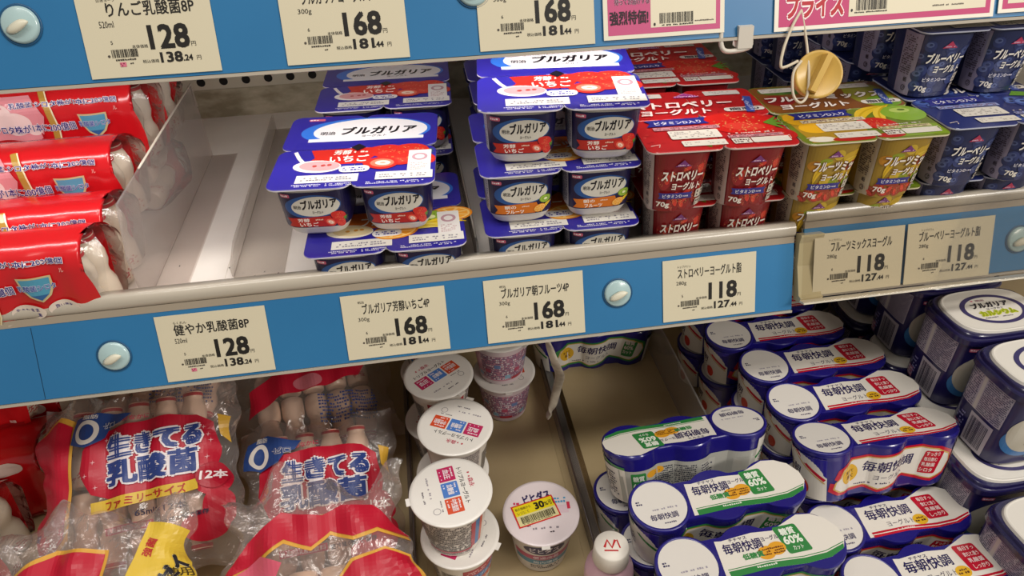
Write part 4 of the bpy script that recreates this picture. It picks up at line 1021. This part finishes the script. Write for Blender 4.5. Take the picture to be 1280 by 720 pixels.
# ------------------------------------------------------------------ small bottles with white caps
def cap_bottle():
    rt = root('drink_bottle')
    g = G(); lathe(g, [(0.020, 0), (0.0225, 0.003), (0.0225, 0.030), (0.0205, 0.038), (0.0222, 0.046), (0.0222, 0.062), (0.021, 0.070), (0.0135, 0.0795), (0.0125, 0.0830)], mat('d0a8b4', 0.3, 0.5, 0, 0.3), 36)
    lf = Loft(circ, [(0, 0.0225), (0.07, 0.0223)]); a = Art(); a.rect(-70, 8, 140, 22, 'c05a7c', 0); a.text('のむ', -14, 12, 12, 'eadfe4', 26, L=1, bold=0.04); a.apply(g, lf.S, (3, 0), base=0.0002); g.obj('bottle', rt)
    g = G(); lathe(g, [(0.0155, 0.0815), (0.0162, 0.0830), (0.0152, 0.0990), (0.0142, 0.1005), (0.0, 0.1006)], mat('ddd6cb', 0.4), 40, cap=False)
    a = Art(); a.line([(-6.5, -2), (-3.5, 5), (0, -2.5), (3.5, 5)], 2.2, 'b8282c', 0); a.line([(-7, -5), (5, -5.5)], 1.4, 'b8282c', 0); a.line([(5, 5), (7, -3)], 1.2, 'b8282c', 0)
    a.apply(g, flat((0, 0, 0.1006), (1, 0, 0), (0, 1, 0)), base=0.0002); g.obj('cap', rt)
    return rt
cb = cap_bottle()
place(cb, (0.135, -0.129, LF), (0, 0, R(-8)), 'small pink bottle with a white cap bearing a red mark, beside the green three-packs', 'drink bottle', 'small white-capped bottles')
place(cb, (0.142, -0.180, LF), (0, 0, R(30)), 'small white-capped bottle in front, cut off by the bottom photo edge', 'drink bottle', 'small white-capped bottles')

# ------------------------------------------------------------------ three-cup packs in a waisted sleeve
R3, S3 = 0.0267, 0.0560
def outline3():
    pts = []; val = 0.0195
    def hw(x): return max([val]+[math.sqrt(max(0, R3*R3-(x-c)**2)) for c in (-S3, 0, S3) if abs(x-c) < R3])
    xs = [i/120*S3 for i in range(121)]
    right = [(x, -hw(x)) for x in xs]
    for i in range(1, 40): t = math.pi*i/40; right.append((S3+R3*math.sin(t), -R3*math.cos(t)))
    right += [(x, hw(x)) for x in xs[::-1]]
    left = [(-p[0], p[1]) for p in right[::-1]]
    return resample(right+left[1:], 132)
o3 = outline3(); H3 = 0.058
def three_pack(green):
    lf = Loft(o3, [(0.0, 0.875), (0.002, 0.90), (0.010, 0.915), (0.050, 0.985), (0.0545, 1.0), (0.0570, 0.995), (0.0580, 0.97)], 1.0)
    blue = mat('1b1570', 0.24, 0.5, 0, 0.4, (40, 0.25)); rt = root('yogurt_three_pack')
    g = G(); lf.body(g, blue); P = lf.per*1000; lc = -P/4
    acc = '2f7d3e' if green else 'b8142c'; a = Art(); W = 'dcd6cc'
    # front: scalloped label field
    a.poly([(-50+0, 20), (-62, 28), (-58, 38), (-40, 46), (-10, 47), (20, 49), (56, 48), (72, 40), (76, 28), (70, 14), (56, 7), (38, 9), (24, 14), (10, 8), (-8, 3), (-24, 8), (-40, 6), (-58, 8), (-68, 14), (-66, 24)], acc, 0)
    f = [(-56, 28), (-52, 37), (-38, 43.5), (-10, 44.5), (20, 46.5), (54, 45.5), (68, 38), (72, 28), (67, 16), (55, 10), (38, 12), (24, 17), (10, 11), (-8, 6), (-24, 11), (-40, 9), (-56, 11), (-63, 16), (-61, 24)]
    a.poly(f, 'c8a45a', 1); a.poly([(p[0]*0.975+0.2, 27+(p[1]-27)*0.93) for p in f], W, 2)
    a.text('毎朝快調', -26, 27, 12, '231c50', 58, L=3, bold=0.025, shear=0.1); a.text('ヨーグルト', -14, 17.5, 6, '3a3450', 36, L=3, shear=0.1, bold=0.005)
    a.ell(-42, 28, 11, 11, 'd8a824', 3); a.text('生きて', -48, 29, 4, '5a3418', 12, L=4, bold=0.02); a.text('届く', -46, 22.5, 4.6, '5a3418', 10, L=4, bold=0.02)
    a.rrect(40, 16, 17, 26, 2, acc, 3, shear=0.15)
    for i, t in enumerate(('すっきり', '毎日飲む', '乳酸菌', 'シロタ') if not green else ('糖質', '60%', 'カット')):
        hh = 4.4 if not green else 6; a.text(t, 50.5-i*1.0+0.5, 36.5-i*(6.2 if not green else 8), hh, 'e6d6d2', 12, L=4, al='c', bold=0.02)
    a.micro(-34, 12, 40, 3, 1, '3a3450', 3)
    # left end: cup showing between the bands
    a.rect(lc-32, 2, 64, 50, W, 5); a.poly([(lc+6, 52), (lc+32, 30), (lc+32, 52)], '241c86', 6)
    a.line([(lc+2, 52), (lc+14, 40), (lc+30, 27)], 3.2, acc, 7); a.line([(lc-2, 52), (lc+12, 38), (lc+30, 23.5)], 1.3, 'c8a45a' if not green else W, 8)
    a.line([(lc-32, 30), (lc-14, 42), (lc-4, 52)], 3.2, acc, 7)
    if green:
        a.micro(lc-26, 14, 26, 26, 10, '4a4a5a', 7, 0.8); a.rrect(lc-4, 18, 12, 18, 1, 'c4c0b8', 7); a.micro(lc-3, 19, 10, 16, 6, '3a3450', 8)
    else:
        a.text('毎朝', lc-14, 26, 11, '231c50', 20, L=7, bold=0.02, rot=-14); a.text('ヨーグルト', lc-12, 18, 5, '3a3450', 20, L=7, rot=-14); a.ell(lc+10, 14, 5, 8, 'c83a2c', 7); a.micro(lc-28, 6, 22, 10, 5, '3a3450', 7)
    # back: ingredients on pale foil
    c = P/2
    a.rect(c-82, 3, 164, 38, 'a9a8a0', 5); a.micro(c-44, 8, 46, 29, 12, '2f3040', 6, 0.85); a.rect(c+6, 6, 20, 30, 'b6b4ac', 6); a.micro(c+7, 7, 18, 28, 9, '4a4a58', 7)
    a.rrect(c-70+0, 14, 15, 24, 1.5, acc, 6); a.text('糖質' if green else '生菌', c-62.5, 29, 6, 'dfe6d8', 11, L=7, al='c', bold=0.03); a.text('60%' if green else '毎日', c-62.5, 20.5, 6, 'dfe6d8', 12, L=7, al='c', bold=0.03)
    a.ell(c-48, 34, 6, 4, 'd89a28', 6); a.ell(c-38, 34, 6, 4, 'd89a28', 6); a.rect(c-50, 5, 24, 3.4, '241c86', 6); a.micro(c-52, 11, 26, 16, 7, '3a3a4c', 6, 0.8); a.rect(c+46, 5, 24, 28, 'b9b7ae', 6)
    # the right end
    rc_ = P/4; a.rect(rc_-26, 2, 52, 40, W, 5); a.micro(rc_-20, 8, 36, 28, 9, '4a4a5a', 6, 0.75); a.line([(rc_-26, 43), (rc_, 46), (rc_+26, 43)], 3, acc, 6)
    a.apply(g, lf.S, (2.6, 0), rough=0.26, coat=0.5, base=0.0003, step=0.00007)
    # top
    a = Art()
    st = [(-30, -17), (10, -16.5), (40, -19), (62, -18), (76, -13), (82, -4), (82, 6), (76, 17), (66, 23), (54, 25), (40, 20), (26, 15), (8, 17), (-8, 16), (-20, 15), (-26, 16)]
    a.poly(st, W, 0)
    if green:
        a.poly([(-26, -17.5), (10, -16.5), (40, -19), (62, -18), (76, -13), (78, -9), (60, -13.5), (40, -14), (10, -11.5), (-26, -12)], acc, 1); a.line([(-26, -10.6), (10, -10.2), (40, -12.6), (60, -12), (79, -7.5)], 0.7, acc, 1)
        a.rrect(30, -8.5, 21, 26, 2, acc, 2, shear=-0.12); a.text('糖質', 38, 8.5, 6.5, 'dfe6d8', 13, L=3, al='c', bold=0.04); a.text('60%', 39, 0.2, 7, 'dfe6d8', 16, L=3, al='c', bold=0.04); a.text('カット', 40, -6, 4, 'dfe6d8', 9, L=3, al='c')
        a.ell(12, -3, 8, 6, 'd89a28', 2, rot=8); a.ell(22, -1, 8, 6, 'd89a28', 2, rot=8); a.micro(6, -6, 22, 7, 3, '6a3a14', 3, 0.8)
        a.text('毎朝快調', -22, 2, 9.5, '231c50', 34, L=2, bold=0.025); a.text('ヨーグルト', 13, 7, 4.4, '3a3450', 19, L=2); a.text('チチヤス', -14, 12.4, 3, '2a2450', 16, L=2, bold=0.02)
        a.text('低糖質', -9, -5.5, 5, '2f7d3e', 18, L=2, bold=0.04, halo='b8d0b0'); a.micro(-2, -14.8, 20, 2.6, 1, 'd0dac8', 3)
    else:
        a.poly([(-26, -17.5), (10, -16.5), (40, -19), (62, -18), (76, -13), (78, -9), (60, -13.5), (40, -14), (10, -11.5), (-26, -12)], acc, 1); a.line([(-26, -14.6), (10, -14.0), (40, -16.6), (60, -16), (78, -11)], 0.9, W, 2)
        a.rrect(36, -9.5, 22, 26, 2.5, acc, 2, shear=-0.12)
        for i, t in enumerate(('毎日すっ', '飲むと違う', '乳酸菌', 'しっかり')): a.text(t, 45.5+i*0.8, 10.6-i*6, 4.2, 'ecd8d6', 15, L=3, al='c', bold=0.02)
        a.text('毎朝快調', -21, 0, 11, '231c50', 46, L=2, bold=0.025); a.text('ヨーグルト', -6, -9.5, 5.8, '3a3450', 28, L=2, bold=0.005); a.text('チチヤス', -12, 11.6, 3, '2a2450', 18, L=2, bold=0.02)
        a.ell(28, -7.6, 7.4, 5.6, 'd8a824', 2); a.micro(22.5, -10.5, 11, 6, 2, '5a3418', 3, 0.9); a.micro(-2, -14.6, 20, 2.4, 1, 'e6c0c0', 3)
    a.apply(g, flat((0, 0, 0.058), (1, 0, 0), (0, 1, 0)), rough=0.26, coat=0.5, base=0.00012, step=0.00007)
    g.obj('sleeve', rt)
    g = G(); lathe(g, [(0.0268, 0.0560), (0.0272, 0.0575), (0.0268, 0.0590), (0.0250, 0.0594), (0.0246, 0.0588), (0.0, 0.0588)], mat('201a74', 0.3, 0.5, 0, 0.3), 40, c=(-S3, 0), cap=False)
    a = Art(); a.ell(-S3*1000, 0, 24.2, 24.2, 'd6d1ca', 0, 40); x = -S3*1000
    a.text('毎朝快調', x, -15, 6, '2a2450', 25, L=1, al='c', bold=0.02); a.micro(x-12, -20, 22, 2.6, 1, '4a4460', 1, 0.7); a.micro(x-20, 2, 6, 5, 2, '2a2450', 1, 0.9); a.micro(x-8, -6, 24, 3, 1, '9a95a0', 1, 0.6)
    a.apply(g, flat((0, 0, 0.0588), (1, 0, 0), (0, 1, 0)), rough=0.3, coat=0.3, base=0.00015)
    g.obj('lid', rt)
    return rt
t_r = three_pack(False); t_g = three_pack(True)
H3P = 0.0600; L0, L1 = LF+0.0005, LF+0.0005+H3P
G3R, G3G = 'red label three-cup packs', 'green low-sugar three-cup packs'
def t3(p, x, y, lvl, rz, label, tilt=0, roll=0):
    return place(p, (x, y, (LF+0.0016)+lvl*H3P+0.0255*math.sin(R(abs(tilt)))), (R(tilt), R(roll), R(rz)), label, 'yogurt pack', G3R if p is t_r else G3G)
# green, from the back
t3(t_g, 0.208, 0.215, 0, -2, 'green label three-pack alone at the back of its tray, below the rail')
t3(t_g, 0.226, -0.046, 0, 0, 'green label three-pack on the tray under the one turned backwards')
t3(t_g, 0.233, -0.050, 1, 183, 'three-pack turned back to front, its grey ingredient side facing the aisle', 15)
t3(t_g, 0.236, -0.106, 0, 1, 'green label three-pack on the tray, second row from the front')
t3(t_g, 0.238, -0.107, 1, 3, 'green label three-pack on top, right in front of the backwards one')
t3(t_g, 0.244, -0.168, 0, 1, 'green label three-pack on the tray in the front row')
t3(t_g, 0.242, -0.167, 1, 3, 'green label three-pack on top, front row, green badge with 60 percent')
t3(t_g, 0.302, -0.236, 0, 2, 'green label three-pack cut off by the bottom photo edge')
# red
for i, (x, y, top, rz) in enumerate(((0.418, -0.176, 0, 2), (0.414, -0.120, 0, 1.5), (0.414, -0.080, 1, 1), (0.413, -0.013, 1, 1), (0.408, 0.042, 1, 0.5), (0.391, 0.097, 1, -0.5), (0.384, 0.152, 1, -1))):
    names = ('red label three-pack in the front row, just left of the lowest tub', 'red label three-pack on the tray, second from the front', 'red label three-pack on top with its whole front label in view',
             'red label three-pack on top, directly behind the one showing its front', 'red label three-pack on top, third layer row back, lid turned to the left', 'red label three-pack on top, fourth row back', 'red label three-pack on top at the back, under the strawberry price tag')
    if top:
        t3(t_r, x+0.003, y+(0.0145 if i == 2 else 0.002), 0, rz, ('red label three-pack on the tray under the one showing its front', 'red label three-pack on the tray, one row behind', 'red label three-pack on the tray, its round lid peeping out at the left', 'red label three-pack on the tray, fourth row back', 'red label three-pack on the tray at the very back')[i-2])
    t3(t_r, x, y, top, rz, names[i], -14 if i == 2 else 0)

# ------------------------------------------------------------------ big dark blue tubs
sq5 = [(x, y*0.69) for x, y in outline_super(4.6, 288)]
sq5 = resample(sq5+[sq5[0]], 72); sq35 = [(x, y*0.68) for x, y in outline_super(3.2, 72)]
def tub():
    rt = root('yogurt_tub'); h = 0.103
    lf = Loft(sq5, [(0.0, 0.0430), (0.003, 0.0450), (0.012, 0.0460), (0.088, 0.0500), (0.0910, 0.0503)])
    g = G(); lf.body(g, mat('1c1850', 0.3, 0.5, 0, 0.25)); P = lf.per*1000; a = Art(); q = P/4
    for s in (0, -q, q, 2*q):
        a0 = a; a = Art(); s0 = s; s = 0
        if s0 in (0, 2*q):
            a.ell(s+6, 46, 48, 30, '3a70a8', 0, 40, 12); a.ell(s-3, 52, 36, 31, 'b9b2a2', 1, 40); a.line([(s-15, 72), (s+12, 74)], 4, '1f1c28', 2); a.line([(s+12, 74), (s+8, 60), (s-8, 52)], 4, '1f1c28', 2)
            a.line([(s+18, 77), (s+24, 72)], 3, '1f1c28', 2); a.line([(s+24, 79), (s+30, 75)], 3, '1f1c28', 2)
            a.text('カル', s-12, 34, 13, '8a9a24', 32, L=3, bold=0.05, shear=0.2, halo='1f2a1a', hw=0.1); a.rrect(s-34, 86, 14, 5, 1.5, 'c65a78', 2); a.micro(s-33, 86.8, 12, 3.4, 1, 'f0e0e6', 3); a.rect(s-2, 12, 36, 14, '2f7a8c', 2)
        else:
            a.rect(s-41, 50, 82, 44, 'a9a2b0', 1); a.micro(s-40, 51, 24, 42, 15, '2a2650', 2, 0.85); a.rect(s-14, 50, 6, 44, 'c2bcb8', 2); a.micro(s-6, 51, 46, 42, 17, '2a2650', 2, 0.85)
            a.rect(s-12, 4, 46, 42, 'b4adb6', 1); a.bars(s-8, 8, 36, 34, '2a2440', 2, 20, 8); a.micro(s-36, 10, 18, 28, 6, '8a86b8', 1, 0.7); a.rrect(s-40, 6, 16, 14, 1, 'b06a84', 1); a.micro(s-39, 7, 14, 12, 3, 'e2d6dc', 2)
        a0.put(a.xf(s0-(12 if s0 in (0, 2*q) else 0), 0, 1, sx=0.85 if s0 in (0, 2*q) else 0.60)); a = a0
    a.it = [([(p[0], p[1]*0.91) for p in v], f, c, L) for v, f, c, L in a.it]
    a.apply(g, lf.S, (2.5, 0), rough=0.3, coat=0.3, base=0.0004, step=0.00008)
    g.obj('tub', rt)
    lid = Loft(sq5, [(0.0860, 0.0515), (0.0870, 0.0525), (0.0930, 0.0525), (0.0945, 0.0515), (0.0950, 0.0500), (0.0977, 0.0492), (0.0985, 0.0484)])
    g = G(); lid.body(g, mat('1e1948', 0.25, 0.5, 0, 0.4), cap_top=True)
    top = Loft(sq35, [(0.0985, 0.0468), (0.1010, 0.0458), (0.1015, 0.0446), (0.1011, 0.0428), (0.1011, 0.0414)]); top.body(g, mat('d9d4cb', 0.32, 0.5, 0, 0.3))
    a = Art(); a.ring(2, 0, 37, 32, 5.5, '3a3462', 0, 48); a.text('ブルガリア', -19, 4, 11, '1d1a2a', 44, L=1, bold=0.05, shear=0.15); a.text('明治', -8, 18, 4, '8a5a68', 10, L=1); a.micro(-22, 18, 12, 4, 1, 'c65a78', 1)
    a.text('ヨーグルト', -6, -1.5, 3.6, '2a2440', 20, L=1); a.text('カルシウム', -18, -13, 9.5, '8a9a1c', 42, L=1, bold=0.06, halo='c8cc3a', hw=0.14); a.micro(-18, -19, 34, 3, 1, '6a6470', 1)
    a = a.xf(0, 0, 0.70, sx=0.9)
    a.apply(g, flat((0, 0, 0.1011), (1, 0, 0), (0, 1, 0)), rough=0.32, coat=0.3, base=0.0002)
    g.obj('lid', rt)
    return rt
tb = tub(); TB = 0.1025; GTB = 'dark blue yogurt tubs'
def tu(x, y, lvl, rz, label): return place(tb, (x, y, LF+lvl*TB), (0, 0, R(rz)), label, 'yogurt tub', GTB)
tu(0.536, -0.096, 0, 2, 'dark blue tub on the lower deck under the front upper tub')
tu(0.549, -0.080, 1, 2, 'dark blue tub on top at the front, white lid cut by the right photo edge')
tu(0.541, -0.018, 0, 1, 'dark blue tub on the lower deck, second row, mostly hidden')
tu(0.552, -0.003, 1, 1, 'dark blue tub on top in the second row, white lid with green lettering in view')
tu(0.548, 0.060, 0, 0, 'dark blue tub on the lower deck, third row, dark lid rim peeping out')
tu(0.556, 0.072, 1, 0, 'dark blue tub on top in the third row, barcode side facing left')
tu(0.552, 0.138, 0, 0, 'dark blue tub on the lower deck, fourth row')
tu(0.559, 0.147, 1, 0, 'dark blue tub on top in the fourth row, right below the フルーツミックス tag')
tu(0.554, 0.216, 0, 0, 'dark blue tub on the lower deck, farthest back')
tu(0.561, 0.222, 1, 0, 'dark blue tub on top, farthest back under the rail')
tu(0.530, -0.176, 0, 3, 'dark blue tub in the bottom right corner, in front of the tub pile')

# ------------------------------------------------------------------ small things on the rails
rt = root('hanging_clip', 'yellowed round plastic clip hanging by a white loop over the fruit mix pack', 'clip', (0.329, 0.040, 0.206))
rot = Matrix.Rotation(R(-14), 3, 'Z') @ Matrix.Rotation(R(62), 3, 'X')
g = G(); ym = mat('c7a24e', 0.4, 0.5, 0, 0.15)
lathe(g, [(0.0150, -0.009), (0.0170, -0.008), (0.0182, 0.001), (0.0188, 0.004), (0.0178, 0.0055), (0.0165, 0.0045), (0.0, 0.0040)], ym, 40, cap=True)
g.v = [tuple(rot @ Vector(p)) for p in g.v]; g.obj('disc', rt)
g = G(); prism(g, [(-0.0045, 0.0035), (0.0045, 0.0035), (0.0022, 0.0115), (-0.0022, 0.0115)], -0.0150, 0.0150, ym)
r2 = rot @ Matrix.Rotation(R(68), 3, 'Z'); g.v = [tuple(r2 @ Vector(p)) for p in g.v]; g.obj('grip', rt)
g = G(); cm = mat('c9bda6', 0.5)
tube(g, spline([(-0.014, 0.020, 0.046), (-0.010, 0.014, 0.030), (-0.008, 0.006, 0.014), (-0.009, -0.004, 0.0), (-0.012, -0.012, -0.012), (-0.018, -0.014, -0.016), (-0.023, -0.010, -0.010), (-0.022, -0.002, 0.004), (-0.015, 0.002, 0.012)], 6), 0.0011, cm, 8)
tube(g, spline([(-0.014, 0.020, 0.046), (-0.022, 0.014, 0.036), (-0.030, 0.006, 0.022), (-0.033, 0.0, 0.010), (-0.028, 0.0, 0.009), (-0.018, 0.002, 0.012)], 6), 0.0012, cm, 8); g.obj('cord', rt)
rt = root('rail_bracket', 'small white plastic bracket under the upper rail, above the strawberry packs', 'bracket', (0.262, 0.058, 0.241))
g = G(); wm = mat('c9c2b6', 0.4)
tube(g, spline([(-0.012, 0, 0.002), (-0.012, -0.003, -0.008), (-0.009, -0.005, -0.014), (0.0, -0.005, -0.015), (0.012, -0.004, -0.013), (0.014, 0, -0.006)], 6), 0.0019, wm, 8); g.obj('loop', rt)
g = G(); prism(g, [(-0.004, 0.003), (0.004, 0.003), (0.003, -0.013), (-0.007, -0.013)], 0.001, 0.013, wm); g.obj('plate', rt)
g = G(); st = speckle('scuffed_strap', 'a3978a', 'd2c8b8', 60, 0.35, 0.6, 0.35)
tube(g, spline([(0.104, 0.018, -0.008), (0.109, 0.016, -0.030), (0.117, 0.024, -0.060), (0.127, 0.050, -0.100), (0.131, 0.078, -0.145), (0.128, 0.088, -0.185), (0.122, 0.086, -0.200)], 8), 0.0050, st, 10, 0.35)
tag(g.obj('hanging_strap'), 'dull clear plastic strap hanging from the rail between the cups and the three-packs', 'strap')
